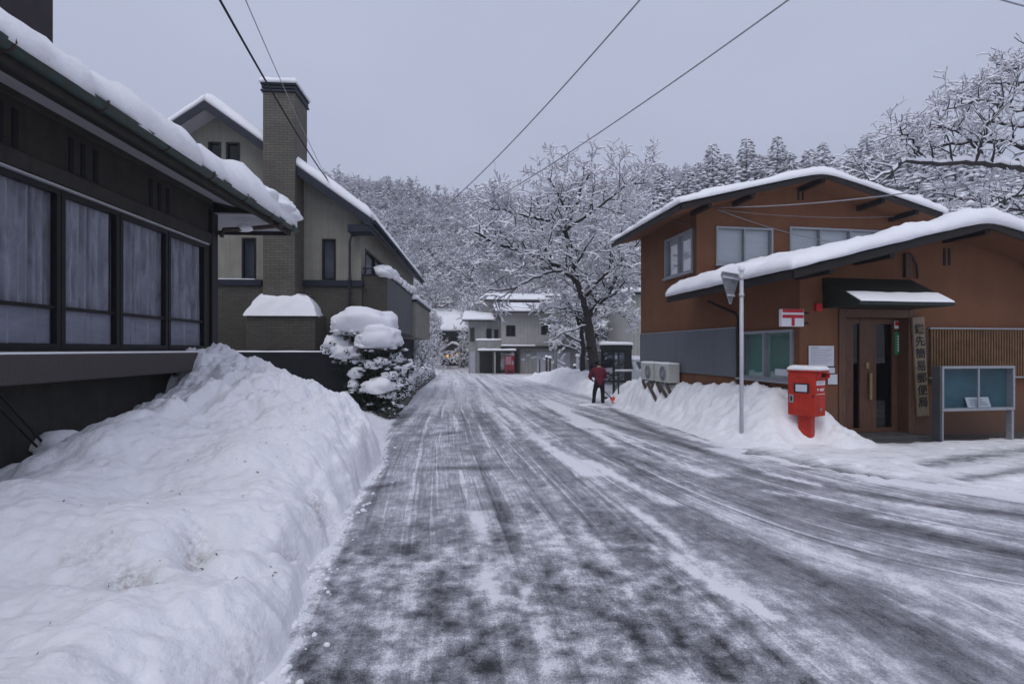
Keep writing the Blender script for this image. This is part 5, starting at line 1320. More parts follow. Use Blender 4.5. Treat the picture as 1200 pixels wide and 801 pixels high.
def utility_pole(px, ytop, Y, label, arms=True, r=.17, lean=0):
    b = at(px, 430, Y); zt = at(px, ytop, Y).z - gz(Y)
    u = empty('utility_pole', label, 'utility pole', (b.x, Y, gz(Y)), 8)
    MB().tube([(0, 0, -.3), (lean, 0, zt)], [r, r * .72], 12).build('pole', M['concrete_pole'], u)
    if arms:
        for z in (zt - .25, zt - .9):
            mb = MB(); mb.box(-.9, .9, -.05, .05, z - .05, z + .05); c = mb.build('crossarm', M['trim'], u)
            sb = MB(); snow_slab(sb, lambda a, b_: (-.9 + a, -.05 + b_, z + .05), 1.8, .1, .10, 2, .3, .15, .2); sb.build('crossarm_snow', SNOW, c)
            for x in (-.75, -.3, .3, .75): MB().tube([(x, 0, z - .17), (x, 0, z - .05)], .04, 6).build('insulator', M['white'], c)
        MB().tube([(.35, -.1, zt - 2.1), (.35, -.1, zt - 1.35)], .22, 12).build('transformer', M['gwall'], u)
    return u
M['concrete_pole'] = mat('concrete_pole', (.22, .22, .215), .8, .2, 3, .2, 40)
up1 = utility_pole(651, 344, 44, 'grey concrete utility pole in front of the grey workshop behind the tree branches')
up2 = utility_pole(443, 283, 29.2, 'grey utility pole hidden behind the brick chimney house roof')
# posts and small street things in the snow before the workshop
def post(name, cat, px, y0, y1, Y, r, m, label, cap=True, group=None):
    a = at(px, y0, Y); b = at(px, y1, Y); o = empty(name, label, cat, (b.x, Y, b.z - .5), 0, group); h = a.z - b.z + .5
    MB().tube([(0, 0, 0), (0, 0, h)], r, 9).build('post_shaft', M[m], o)
    if cap:
        mb = MB(); blob(mb, (0, 0, h), (r * 1.6, r * 1.6, r * 1.7), 3, 2, .2, .3); mb.build('post_snow', SNOW, o)
    return o
post('marker_post', 'post', 632.5, 421, 440, 40, .05, 'h1frame', 'thin black leaning stake in the snow before the shutters', False)
post('bollard', 'post', 640.5, 418, 437, 42, .09, 'trim', 'dark post with a snow cap, left of a pair by the utility pole', group='snow capped posts by the utility pole')
post('bollard', 'post', 644.5, 419, 437, 42, .10, 'timber', 'brown post with a snow cap, right of a pair by the utility pole', group='snow capped posts by the utility pole')
post('marker_post', 'post', 677, 417, 436, 45, .14, 'shutter', 'short pale grey post beside the workshop end wall', True)
post('marker_post', 'post', 673.5, 428, 437, 43, .09, 'trim', 'stubby dark post in the snow near the workshop end wall', True)

# ================================================================== houses at the end of the road
def far_house(px0, px1, ytop, ybase, Y, depth, m, label, roof_h, roof_y0=None, deg=0, wins=(), lamps=(), porch=None, seed=1):
    A = at(px0, ytop, Y); B = at(px1, ybase, Y); z0 = B.z; w_ = B.x - A.x; h = A.z - z0
    o = empty('inn_house', label, 'house', (A.x, Y, z0), deg)
    MB().box(0, w_, 0, depth, -2.5, h).build('wall', M[m], o)
    low_roof(o, -.9, w_ + .9, -1.2, depth * .5, h - .12, h + roof_h, seed=seed, t=.45)
    sb = MB(); sb.prism([(-.9, depth * .5 + .001, h + roof_h), (-.9, depth + 1, h - .1), (-.9, depth + 1, h + .1), (-.9, depth * .5 + .001, h + roof_h + .2)], (w_ + 1.8, 0, 0)); sb.build('rear_roof', SNOW, o)
    for (a, b, c, d, mm) in wins:
        P0 = at(a, c, Y); P1 = at(b, d, Y); q = MB().box(P0.x - A.x, P1.x - A.x, -.08, -.001, P1.z - z0, P0.z - z0).build('window', M[mm] if mm != 'lamp' else LAMP, o)
        mb = MB()
        for t in np.linspace(0, 1, 4): x = P0.x - A.x + (P1.x - P0.x) * t; mb.box(x - .04, x + .04, -.12, -.081, P1.z - z0, P0.z - z0)
        mb.build('lattice', M['trim'], q)
    return o, A, z0
ryo, A0, z0 = far_house(517, 551, 388, 436, 76, 9, 'farwall', 'dark wooden inn with lit lanterns under its snowy porch at the road end', 2.2, seed=2,
    wins=[(522, 526, 394, 404, 'tan'), (528, 540, 395, 405, 'dark')])
pa = at(519, 412, 74); pb_ = at(549, 412, 74)
pr_ = MB(); x0, x1 = pa.x - A0.x, pb_.x - A0.x; zp = pa.z - z0
pr_.prism([(x0, -2.6, zp - .15), (x0, -.05, zp + .5), (x0, -.05, zp + .65), (x0, -2.6, zp)], (x1 - x0, 0, 0)); pr_ = pr_.build('porch_roof', M['farwall'], ryo)
sb = MB(); snow_slab(sb, lambda u, v_: (x0 + u, -2.6 + v_, zp + .02 + .25 * v_), x1 - x0, 2.5, .5, 3, .3, .3, .3); sb.build('porch_snow', SNOW, pr_)
mid = (x0 + x1) / 2 - .2
mb = MB(); mb.prism([(mid - 1.6, -3.0, zp + .2), (mid + 1.6, -3.0, zp + .2), (mid, -3.0, zp + 1.2)], (0, 2.5, 0)); gb = mb.build('porch_gable', M['farwall'], ryo)
sb = MB()
for s_ in (-1, 1): snow_slab(sb, lambda u, v_, s_=s_: (mid + s_ * (1.75 - u * .86), -3.1 + v_, zp + .15 + u * .56), 2.0, 2.6, .3, 3 + s_, .2, .3, .2)
sb.build('gable_snow', SNOW, gb)
for k, (px, py) in enumerate(((520, 418), (524.5, 417), (530, 418), (536, 415))):
    p = at(px, py, 73.2); ln = empty('lantern', ['warm lit lantern at the far left of the inn porch', 'warm lit lantern second from the left under the inn porch', 'brightest warm lit lantern under the middle of the inn porch', 'small warm lit lantern high at the right end of the inn porch'][k], 'lantern', p, 0, 'lanterns of the inn')
    mb = MB(); mb.tube([(0, 0, -.22), (0, 0, -.16), (0, 0, 0), (0, 0, .16), (0, 0, .22)], [.10, .16, .19, .16, .10], 10); mb.build('glowing_shade', LAMP, ln)
    MB().tube([(0, 0, .221), (0, 0, .30)], .07, 8).build('lantern_cap', M['trim'], ln); MB().tube([(0, 0, .301), (0, 0, .7)], .015, 5).build('hanger', M['trim'], ln)
far_house(503, 556, 372, 392, 92, 8, 'farwall', 'low dark roofed house with a broad snowy roof above the inn', 1.5, seed=5, wins=[(530, 545, 377, 384, 'dark')])
far_house(499, 530, 356, 372, 104, 8, 'tan', 'tan walled house with a snowy roof on the slope above the inn', 1.3, seed=6)
far_house(534, 566, 366, 386, 99, 8, 'farwall', 'narrow snowy roofed house on the slope right of the tan house', 1.2, seed=7)
far_house(505, 522, 341, 352, 118, 7, 'tan', 'topmost ochre walled house among the trees above the road end', 1.6, seed=8)

# grey storage house behind the phone booth
A = at(741, 345, 40); sh = empty('storage_house', 'tall grey ribbed storage house behind the phone booth', 'building', (A.x, 40, gz(40)), 3)
hh = A.z - gz(40); MB().box(0, 7, 0, 8, -1, hh).build('wall', M['gwall2'], sh)
mb = MB()
for x in np.arange(.1, 7, .3): mb.box(x, x + .05, -.03, -.001, 0, hh)
mb.build('wall_ribs', M['gwall'], sh); low_roof(sh, -.4, 7.4, -.5, 8.4, hh, hh + .6, t=.35, seed=9)

# ================================================================== phone booth, barrier, cars
pbth = empty('phone_booth', 'dark framed glass phone booth with snow on its flat roof', 'phone booth', (at(722, 440, 21.6).x, 21.6, gz(21.6) - .02), 24)
s_ = .46; H_ = 2.30
mb = MB()
for (x, y) in ((-s_, -s_), (s_ - .07, -s_), (-s_, s_ - .07), (s_ - .07, s_ - .07)): mb.box(x, x + .07, y, y + .07, .0, H_ - .2)
for z in (.0, H_ - .32, .75):
    hgt = .12 if z != .75 else .06
    mb.box(-s_ + .071, s_ - .071, -s_ + .005, -s_ + .065, z, z + hgt); mb.box(-s_ + .071, s_ - .071, s_ - .065, s_ - .005, z, z + hgt)
    mb.box(-s_ + .005, -s_ + .065, -s_ + .071, s_ - .071, z, z + hgt); mb.box(s_ - .065, s_ - .005, -s_ + .071, s_ - .071, z, z + hgt)
mb.box(s_ - .33, s_ - .071, -s_ + .01, -s_ + .06, .121, H_ - .321)
bf = mb.build('booth_frame', M['booth'], pbth, .004)
MB().box(-s_ - .03, s_ + .03, -s_ - .03, s_ + .03, H_ - .199, H_).build('booth_roof', M['booth'], pbth, .02)
mb = MB(); snow_slab(mb, lambda u, v_: (-s_ - .05 + u, -s_ - .05 + v_, H_), .1 + 2 * s_, .1 + 2 * s_, .14, 3, .2, .08, .15); mb.build('booth_snow', SNOW, pbth)
for q in ([(-s_ + .07, -s_ + .035), (s_ - .33, -s_ + .035)], [(-s_ + .07, s_ - .035), (s_ - .07, s_ - .035)], [(-s_ + .035, -s_ + .07), (-s_ + .035, s_ - .07)], [(s_ - .035, -s_ + .07), (s_ - .035, s_ - .07)]):
    MB().poly([(*q[0], .12), (*q[1], .12), (*q[1], H_ - .32), (*q[0], H_ - .32)]).build('glass_panel', GLASSD, pbth)
MB().box(-.05, .30, .22, .38, .95, 1.45).build('telephone', M['gwall'], pbth, .02); MB().box(-.2, .36, .1, .38, .86, .9).build('shelf', M['booth'], pbth)
A = at(720.5, 434.5, 20.2); B = at(742.5, 434, 20.2); br = empty('barrier_rail', 'pale horizontal barrier rail on a thin post by the phone booth', 'barrier', (A.x, 20.2, gz(20.2)), 0)
z = A.z - gz(20.2); MB().tube([(0, 0, z), (B.x - A.x, 0, z + .01)], .028, 8).build('rail', M['pole'], br); MB().tube([(.15, .03, 0), (.15, .03, z - .03)], .028, 8).build('post_shaft', M['trim'], br)
mb = MB(); mb.tube([(.02, 0, z + .03), (B.x - A.x - .02, 0, z + .04)], .03, 6); mb.build('rail_snow', SNOW, br)

def car(px, Y, deg, m, label):
    c = empty('parked_car', label, 'car', (at(px, 430, Y).x, Y, gz(Y) + .12), deg, None)
    W = .74; prof = [(-1.65, .28), (-1.68, .62), (-1.55, .80), (-.95, .90), (-.45, 1.42), (1.1, 1.48), (1.55, .98), (1.66, .88), (1.66, .28)]
    mb = MB(); n = len(prof)
    def sec(x, k): return [(x, p[0] * (1 if abs(x) < W else .985), p[1] if p[1] < 1 else p[1]) for p in prof]
    cols = []
    for x, ins in ((-W, .04), (-W * .92, 0), (W * .92, 0), (W, .04)):
        cols.append([(x * (1 - (.16 if p[1] > 1.2 else 0)), p[0] * (1 - ins * .5), p[1] - (ins if p[1] > .8 else 0)) for p in prof])
    for a, b in zip(cols[:-1], cols[1:]):
        for i in range(n): mb.poly([a[i], a[(i + 1) % n], b[(i + 1) % n], b[i]])
    mb.poly(cols[0]); mb.poly(cols[-1][::-1]); body = mb.build('body', M[m], c, .05, 2)
    ws = MB(); ws.poly([(-.55, -.93, .96), (.55, -.93, .96), (.52, -.52, 1.36), (-.52, -.52, 1.36)]); ws = ws.build('windscreen', M['carglass'], c); ws.location.y = -.035; ws.location.z = .01
    for s in (-1, 1):
        o = MB().poly([(s * .745, -.6, .92), (s * .745, 1.2, .95), (s * .645, 1.0, 1.38), (s * .645, -.3, 1.36)]).build('side_window', M['carglass'], c)
        hb = MB(); hb.box(s * .5 - .16, s * .5 + .16, -1.72, -1.63, .60, .74); hb.build('headlight', M['alu'], c, .02)
        for y in (-1.05, 1.05):
            w_ = MB(); w_.tube([(s * .62, y, .14), (s * .755, y, .14)], .28, 18); w_ = w_.build('wheel', M['rubber'], c); MB().tube([(s * .756, y, .14), (s * .765, y, .14)], .17, 14).build('rim', M['alu'], w_)
    MB().box(-.60, .60, -1.74, -1.66, .28, .44).build('bumper', M['trim'], c, .02); MB().box(-.16, .16, -1.755, -1.741, .42, .54).build('number_plate', M['white'], c)
    sb = MB(); snow_slab(sb, lambda u, v_: (-.6 + u, -.4 + v_, 1.46 + .03 * v_), 1.2, 1.5, .2, 3, .25, .2, .2)
    snow_slab(sb, lambda u, v_: (-.62 + u, -1.55 + v_, .82 + .12 * v_), 1.24, .55, .10, 8, .25, .2, .2); sb.build('car_snow', SNOW, c)
    return c
M['carglass'] = mat('car_glass', (.02, .022, .026), .1, .1, spec=.6)
car(746.5, 31, 25, 'carw', 'white small car under snow parked between booth and post office')
car(729, 35, 28, 'card', 'dark car seen through the phone booth glass')

# ================================================================== person clearing snow, shovel
def skin_mesh(pts, edges, radii, name, m, sub=2, parent=None):
    me = bpy.data.meshes.new(name); me.from_pydata([tuple(p) for p in pts], edges, [])
    o = bpy.data.objects.new(name, me); COL.objects.link(o)
    o.modifiers.new('s', 'SKIN'); 
    for i, v_ in enumerate(me.skin_vertices[0].data):
        r = radii[i]; v_.radius = (r, r) if not isinstance(r, tuple) else r; v_.use_root = (i == 0)
    ss = o.modifiers.new('u', 'SUBSURF'); ss.levels = sub; ss.render_levels = sub
    m2 = bpy.data.meshes.new_from_object(o.evaluated_get(bpy.context.evaluated_depsgraph_get()))
    bpy.data.objects.remove(o); bpy.data.meshes.remove(me); m2.materials.clear(); m2.materials.append(m)
    m2.polygons.foreach_set('use_smooth', [True] * len(m2.polygons))
    return link(name, m2, parent)
YP = 19.6
pc = at(701.5, 473, YP)
pe = empty('person', 'person in a maroon jacket and dark trousers bent over a snow shovel', 'person', (pc.x, YP, pc.z), 0)
k_ = 1.0
PV = dict(pelvis=(.03, 0, .80), waist=(.03, .03, .98), chest=(.03, .12, 1.18), neck=(.05, .25, 1.33), head=(.08, .36, 1.38), top=(.10, .42, 1.45),
    ls=(-.15, .14, 1.30), le=(-.31, .18, 1.06), lw=(-.24, .40, .92), lh=(-.20, .44, .89), rs=(.21, .16, 1.30), re=(.33, .28, 1.06), rw=(.22, .46, .90), rh=(.18, .48, .86),
    lhip=(-.08, 0, .76), lk=(-.15, .06, .44), la=(-.19, -.02, .08), lt=(-.20, .14, .03), rhip=(.13, 0, .76), rk=(.17, .08, .44), ra=(.16, -.01, .08), rt=(.18, .16, .03))
nm = list(PV); ix = {k: i for i, k in enumerate(nm)}
ed = [('pelvis', 'waist'), ('waist', 'chest'), ('chest', 'neck'), ('neck', 'head'), ('head', 'top'), ('chest', 'ls'), ('ls', 'le'), ('le', 'lw'), ('lw', 'lh'), ('chest', 'rs'), ('rs', 're'), ('re', 'rw'), ('rw', 'rh'),
      ('pelvis', 'lhip'), ('lhip', 'lk'), ('lk', 'la'), ('la', 'lt'), ('pelvis', 'rhip'), ('rhip', 'rk'), ('rk', 'ra'), ('ra', 'rt')]
RD = dict(pelvis=.13, waist=.13, chest=.14, neck=.055, head=.095, top=.08, ls=.06, le=.045, lw=.032, lh=.04, rs=.06, re=.045, rw=.032, rh=.04, lhip=.095, lk=.06, la=.045, lt=.04, rhip=.095, rk=.06, ra=.045, rt=.04)
skin_mesh([PV[n] for n in nm], [(ix[a], ix[b]) for a, b in ed], [RD[n] for n in nm], 'body', M['skin'], 2, pe)
def part(keys, edges, rad, name, m):
    i2 = {k: i for i, k in enumerate(keys)}
    return skin_mesh([PV[k] for k in keys], [(i2[a], i2[b]) for a, b in edges], [rad[k] for k in keys], name, m, 2, pe)
PV['hem'] = (.03, -.02, .66)
part(['hem', 'pelvis', 'waist', 'chest', 'ls', 'le', 'lw', 'rs', 're', 'rw', 'neck'], [('hem', 'pelvis'), ('pelvis', 'waist'), ('waist', 'chest'), ('chest', 'neck'), ('chest', 'ls'), ('ls', 'le'), ('le', 'lw'), ('chest', 'rs'), ('rs', 're'), ('re', 'rw')],
     dict(hem=(.235, .17), pelvis=(.205, .16), waist=(.195, .155), chest=(.195, .155), neck=.095, ls=.105, le=.080, lw=.055, rs=.105, re=.080, rw=.055), 'jacket', M['jacket'])
part(['pelvis', 'lhip', 'lk', 'la', 'rhip', 'rk', 'ra'], [('pelvis', 'lhip'), ('lhip', 'lk'), ('lk', 'la'), ('pelvis', 'rhip'), ('rhip', 'rk'), ('rk', 'ra')], dict(pelvis=.15, lhip=.115, lk=.085, la=.065, rhip=.115, rk=.085, ra=.065), 'trousers', M['trousers'])
for s in 'lr':
    PV['bt'] = tuple(Vector(PV[s + 'k']).lerp(Vector(PV[s + 'a']), .55)); keys = ['bt', s + 'a', s + 't']; part(keys, [('bt', s + 'a'), (s + 'a', s + 't')], {'bt': .08, s + 'a': .075, s + 't': .06}, 'boot', M['boots'])
PV['hb'] = (.085, .37, 1.42); PV['hc'] = (.10, .40, 1.49)
part(['hb', 'hc'], [('hb', 'hc')], dict(hb=.125, hc=.09), 'knit_cap', M['hat'])
mb = MB(); c = Vector(PV['head'])
for s in (-.035, .035): mb.tube([c + Vector((s, .09, .03)), c + Vector((s, .098, .03))], .013, 6)
mb.build('eyes', M['ink'], pe)
for s, base, tipd in (('l', 'lh', 1), ('r', 'rh', -1)):
    b = Vector(PV[base]); mb = MB()
    for f in range(4):
        o_ = Vector((.0, .02 - .02 * f, -.01)); mb.tube([b + o_, b + o_ + Vector((.04 * tipd, .02, -.03)), b + o_ + Vector((.05 * tipd, -.01, -.06 + .004 * f))], [.014, .013, .011], 6)
    mb.tube([b, b + Vector((.0, .05, .01)), b + Vector((.03 * tipd, .06, -.02))], [.016, .014, .011], 6); mb.build('gloved_fingers', M['hat'], pe)
base = Vector((pc.x, YP, pc.z))
sv = empty('snow_shovel', 'long handled snow shovel with an orange red blade held by the person', 'shovel', base, 0)
tip = at(723, 472.5, 19.3) - base; h0 = Vector((-.27, .36, 1.0)); dirv = (tip - h0).normalized()
MB().tube([h0, tip - dirv * .28], .018, 8).build('handle', M['trim'], sv); MB().tube([h0 - Vector((.07, 0, 0)), h0 + Vector((.07, 0, 0))], .02, 8).build('grip', M['sred'], sv)
n_ = dirv.cross(Vector((0, 0, 1))).normalized(); rows = []
for t in np.linspace(0, 1, 8):
    c = tip - dirv * .32 * (1 - t); rows.append([c + n_ * .23 * s * (.8 + .2 * t) + n_.cross(dirv) * (.06 * s * s - .05 * math.sin(t * 3)) for s in np.linspace(-1, 1, 9)])
bl = MB(); bl.grid(rows); bl = bl.build('blade', M['orange'], sv); so_ = bl.modifiers.new('t', 'SOLIDIFY'); so_.thickness = .012

# ================================================================== wires
def wire(name, p0, p1, sag, r, m, label, n=40, snow=False, ext=0):
    p0, p1 = Vector(p0), Vector(p1); pts = []
    for i in range(n + 1):
        t = i / n; p = p0.lerp(p1, t); p.z -= sag * 4 * t * (1 - t); pts.append(p)
    o = MB().tube(pts, r, 6).build(name, M[m]); tag(o, label, 'cable', 'overhead cables'); return o
a = at(255, 0, 6.0); b = at(310, 100, 10.0); c = at(384, 211, 14.9)
wire('power_cable', at(205, -95, 4.4), c, .12, .016, 'wire', 'thick black service cable slanting down past the brick chimney')
wire('power_cable', at(262, -60, 4.6), at(386, 214, 14.95), .10, .006, 'wireg', 'thin faint wire beside the thick cable by the chimney')
top = up2.location + Vector((0, 0, 0)); tp = at(443, 287, 29.2)
wire('power_cable', at(800, -58, 7.4), tp + Vector((.4, 0, 0)), .75, .015, 'wireg', 'pale overhead cable crossing the middle of the sky, the steeper one')
wire('power_cable', at(990, -48, 7.6), tp + Vector((.75, 0, -.1)), .62, .015, 'wireg', 'pale overhead cable crossing the middle of the sky, the flatter one')
w0 = PO.hit(838, 243, 1, U1 - .02); q = PO.world(w0)
wire('power_cable', q, at(1290, 190, 7.2), .16, .012, 'wireg', 'frosted service cable running right from the post office gable')
wire('power_cable', PO.world(PO.hit(840, 245, 1, U1 - .04)), PO.world(PO.hit(1056, 292, 1, U1 - .03)), .22, .010, 'wireg', 'slack thin cable across the upper windows of the post office')
wire('power_cable', PO.world(PO.hit(846, 246, 1, U1 - .09)), PO.world(PO.hit(1075, 252, 1, U1 - .2)), .12, .006, 'wireg', 'faint thin cable under the upper gable of the post office')
wire('power_cable', at(1130, -14, 8), at(1290, 26, 8), .05, .012, 'wireg', 'thin wire crossing the top right corner of the sky')
wire('power_cable', at(500, 336, 45), at(651, 362, 44), .5, .02, 'wireg', 'sagging snowy cable reaching the utility pole by the workshop')
# ================================================================== the big cherry tree
rng = random.Random(21)
S = Segs(); YT = 27.0
def limb(S, pl_, r0, r1, kids, L0, lev=3, rng=rng, droop=.05, kk=(8, 6, 5), start=.15, spread=1.0, up=.0):
    P = [at(p[0], p[1], YT + p[2]) for p in pl_]
    # densify with a little wander
    pts = []
    for a, b in zip(P[:-1], P[1:]):
        for t in (0, .25, .5, .75): pts.append(a.lerp(b, t) + rand_unit(rng) * .05)
    pts.append(P[-1]); n = len(pts)
    R = [r0 + (r1 - r0) * (i / (n - 1)) ** .8 for i in range(n)]
    for i in range(n - 1): S.add(pts[i], pts[i + 1], R[i], R[i + 1])
    for k in range(kids):
        t = (start + (1 - start) * (k + rng.random()) / kids) * (n - 1.001); i = int(t); q = pts[i].lerp(pts[i + 1], t - i); d = (pts[i + 1] - pts[i]).normalized()
        sd = rand_unit(rng); sd.z = abs(sd.z) * .7; sd = (sd - d * sd.dot(d)).normalized()
        grow(S, q, d * .5 + sd * spread + Vector((0, 0, up)), L0 * rng.uniform(.55, 1.15) * (1 - .3 * t / n), max(R[i] * .5, .02), lev - 1, rng, droop, .02, 6, kk[-(lev - 1):], .52, .95, .2)
trunk = [(697, 440, 0), (696, 425, 0), (692, 400, 0), (688, 372, 0)]
limb(S, trunk, .31, .25, 0, 0)
limb(S, [(688, 372, 0), (683, 350, -.2), (675, 330, -.4), (664, 318, -.6), (650, 310, -.9), (627, 298, -1.4), (600, 292, -1.9), (578, 283, -2.3), (556, 272, -2.6)], .19, .05, 18, 2.9)
limb(S, [(676, 331, -.3), (669, 300, .1), (668, 285, .3), (661, 270, .3), (668, 250, .5), (678, 236, .6), (683, 214, .6), (694, 203, .5)], .17, .04, 13, 2.1)
limb(S, [(661, 271, .3), (648, 260, -.4), (630, 256, -1), (612, 252, -1.6), (590, 246, -2.1), (574, 246, -2.4)], .10, .03, 13, 2.3)
limb(S, [(688, 372, 0), (700, 358, .4), (712, 346, .6), (721, 328, .9), (725, 308, 1.1), (725, 285, 1.3), (732, 262, 1.5), (745, 240, 1.6)], .18, .05, 13, 2.2)
limb(S, [(722, 325, .9), (735, 305, 1.5), (752, 295, 2), (770, 290, 2.4)], .10, .03, 8, 1.8)
limb(S, [(687, 345, 0), (700, 330, -.6), (718, 315, -1.1), (735, 300, -1.6), (762, 265, -2.2)], .11, .03, 14, 2.3)
limb(S, [(664, 318, -.6), (648, 318, -1.2), (625, 326, -1.8), (600, 338, -2.4), (575, 340, -2.9), (553, 352, -3.2)], .10, .025, 14, 2.0)
limb(S, [(627, 298, -1.4), (610, 312, -2), (588, 326, -2.5), (570, 334, -2.8)], .07, .02, 8, 1.6)
limb(S, [(668, 290, .2), (650, 284, 1.2), (630, 272, 2.2), (604, 270, 3.0), (572, 262, 3.4)], .10, .03, 13, 2.3)
limb(S, [(670, 262, .5), (660, 240, 0), (652, 222, -.5), (642, 208, -.7)], .09, .03, 9, 1.8)
limb(S, [(661, 271, .3), (692, 250, -.6), (715, 232, -1), (735, 216, -1.2), (758, 214, -1.3)], .10, .03, 14, 2.1)
limb(S, [(682, 220, .6), (670, 206, .9), (655, 198, 1.1)], .06, .02, 6, 1.5)
limb(S, [(686, 368, 0), (668, 362, .8), (648, 360, 1.6), (630, 366, 2.2)], .07, .02, 5, 1.2)
limb(S, [(690, 380, 0), (672, 386, -1), (655, 392, -1.8), (642, 402, -2.3)], .06, .02, 5, .9)
limb(S, [(700, 358, .4), (715, 362, -.5), (728, 368, -1.2), (738, 378, -1.7)], .07, .02, 8, 1.4)
limb(S, [(580, 284, -2.3), (566, 296, -2.6), (555, 315, -2.9), (548, 335, -3.1)], .045, .015, 7, 1.4)
tree_objs('cherry_tree', S, 'big spreading bare cherry tree laden with snow beside the road', 'tree', (at(697, 440, YT).x, YT, gz(YT) - .1), n=6, wmin=.035, tmin=.066, thick=1.4, cover=.97, seed=2)
print('cherry segs', len(S.a))
# slimmer dark trunk just left behind it
S = Segs(); YT = 30.0
limb(S, [(683, 436, 0), (683, 405, 0), (681, 385, .2), (672, 365, .4), (660, 345, .6)], .17, .09, 8, 2.2)
limb(S, [(682, 390, .1), (688, 365, .6), (700, 340, 1)], .14, .05, 6, 2.0)
tree_objs('bare_tree', S, 'slimmer dark trunked tree just behind the big cherry tree', 'tree', (at(683, 436, YT).x, YT, gz(YT) - .1), n=6, wmin=.03, tmin=.05, cover=.9, seed=3)

# ================================================================== bare tree reaching in from the right
S = Segs(); YT = 16.0; rng = random.Random(5)
limb(S, [(1222, 440, 3), (1220, 300, 3), (1218, 205, 3), (1214, 160, 3), (1206, 110, 3), (1212, 60, 3)], .30, .10, 7, 2.0, rng=rng, kk=(6, 4, 3), spread=.75)
limb(S, [(1218, 200, 3), (1180, 195, 2.6), (1140, 190, 2.3), (1100, 191, 2), (1060, 190, 1.8), (1040, 203, 1.7), (1018, 213, 1.5)], .13, .03, 16, 1.7, rng=rng, kk=(6, 4, 3), spread=.75, up=.3)
limb(S, [(1216, 178, 3), (1180, 166, 3.4), (1145, 166, 3.8), (1105, 170, 4), (1078, 172, 4.2), (1050, 180, 4.4)], .10, .025, 14, 1.6, rng=rng, kk=(6, 4, 3), spread=.75, up=.3)
limb(S, [(1142, 190, 2.3), (1150, 170, 2.2), (1158, 145, 2.1), (1175, 122, 2), (1190, 105, 2)], .06, .02, 10, 1.5, rng=rng, kk=(6, 4, 3), spread=.75)
limb(S, [(1085, 191, 2), (1075, 172, 1.8), (1062, 158, 1.7), (1052, 153, 1.6)], .05, .02, 8, 1.2, rng=rng, kk=(6, 4, 3), spread=.75)
limb(S, [(1144, 172, 3.5), (1130, 158, 3.2), (1112, 150, 3), (1090, 146, 2.8)], .05, .02, 8, 1.3, rng=rng, kk=(6, 4, 3), spread=.75)
limb(S, [(1212, 130, 3), (1185, 128, 2.6), (1160, 118, 2.3), (1135, 120, 2), (1105, 130, 1.8)], .08, .02, 14, 1.5, rng=rng, kk=(6, 4, 3), spread=.75, up=.2)
limb(S, [(1210, 96, 3), (1190, 96, 2.6), (1165, 98, 2.2), (1145, 99, 2)], .06, .015, 9, 1.2, rng=rng, kk=(6, 4, 3), spread=.75)
limb(S, [(1212, 75, 3), (1195, 82, 2.7), (1178, 76, 2.5), (1168, 76, 2.3)], .05, .012, 8, .9, rng=rng, kk=(6, 4, 3), spread=.75)
limb(S, [(1219, 225, 3), (1190, 228, 2.6), (1170, 238, 2.3), (1150, 248, 2.1), (1130, 256, 2)], .08, .02, 11, 1.4, rng=rng, kk=(6, 4, 3), spread=.75)
limb(S, [(1219, 250, 3), (1195, 246, 3.8), (1165, 240, 4.2), (1130, 232, 4.6), (1090, 226, 5)], .07, .02, 11, 1.5, rng=rng, kk=(6, 4, 3), spread=.75)
limb(S, [(1216, 150, 3), (1190, 148, 4.2), (1150, 142, 5), (1100, 150, 5.6), (1040, 168, 6)], .08, .02, 13, 1.6, rng=rng, kk=(6, 4, 3), spread=.75, up=.2)
tree_objs('bare_tree', S, 'old bare tree leaning in from the right with thick snow along its long limbs', 'tree', (at(1222, 440, 19).x, 19, gz(19) - .1), n=6, wmin=.024, tmin=.05, thick=2.5, cover=.96, seed=4, tmax=.26)
print('right segs', len(S.a))

# ================================================================== generic snowy broadleaf trees
def make_tree(seed, H, nl, kk, wn=.035):
    rg = random.Random(seed); S = Segs(); p = Vector((0, 0, 0)); r = H * .016; pts = []
    for i in range(7):
        q = p + Vector((rg.uniform(-.08, .08) * H * .4, rg.uniform(-.08, .08) * H * .4, H * .105)); S.add(p, q, r, r * .88); pts.append((q.copy(), r)); p = q; r *= .88
    for k in range(nl):
        q, rr = pts[min(6, 1 + int(6 * (k / nl) ** .8))]; a_ = k * 2.4 + rg.uniform(-.4, .4); t = k / nl
        d = Vector((math.cos(a_), math.sin(a_), .35 + .9 * t))
        grow(S, q, d, H * (.46 - .17 * t) * rg.uniform(.8, 1.15), rr * .55, len(kk), rg, .05, .05, 5, kk, .52, .9, .2)
    return S
protos = []
PT = [(1, 9.0, 13, (6, 5, 3)), (2, 8.0, 12, (6, 5, 3)), (3, 10.0, 14, (6, 5, 3)), (4, 7.0, 11, (6, 5, 3))]
for sd, H, nl, kk in PT:
    S = make_tree(sd, H, nl, kk); A, B, r0, r1 = S.arrays()
    V, Fq = seg_branches(A, B, np.maximum(r0, .014), np.maximum(r1, .012), 4); b = np_mesh('tree_branches', V, Fq, M['bark'], smooth=True)
    V, Fq = seg_snow(A, B, r0, r1, wmin=.065, tmin=.11, thick=1.3, cover=.95, seed=sd); s = np_mesh('tree_snow', V, Fq, SNOWT, smooth=True)
    protos.append((b, s)); print('proto', len(A))
def plant(k, x, y, sc, rot, label, z=None, group='snowy bare trees at the foot of the hill'):
    z = (float(hill_z(x, y)) if y > 40 else gz(y)) if z is None else z
    o = empty('bare_tree', label, 'tree', (x, y, max(z, gz(y)) - .15), rot, group); o.scale = (sc, sc, sc)
    link('trunk', protos[k][0], o); link('crown_snow', protos[k][1], o); return o
rng = random.Random(77); npl = 0
TLAB = 'snow covered bare tree in the woods at the foot of the hill'
spots = []
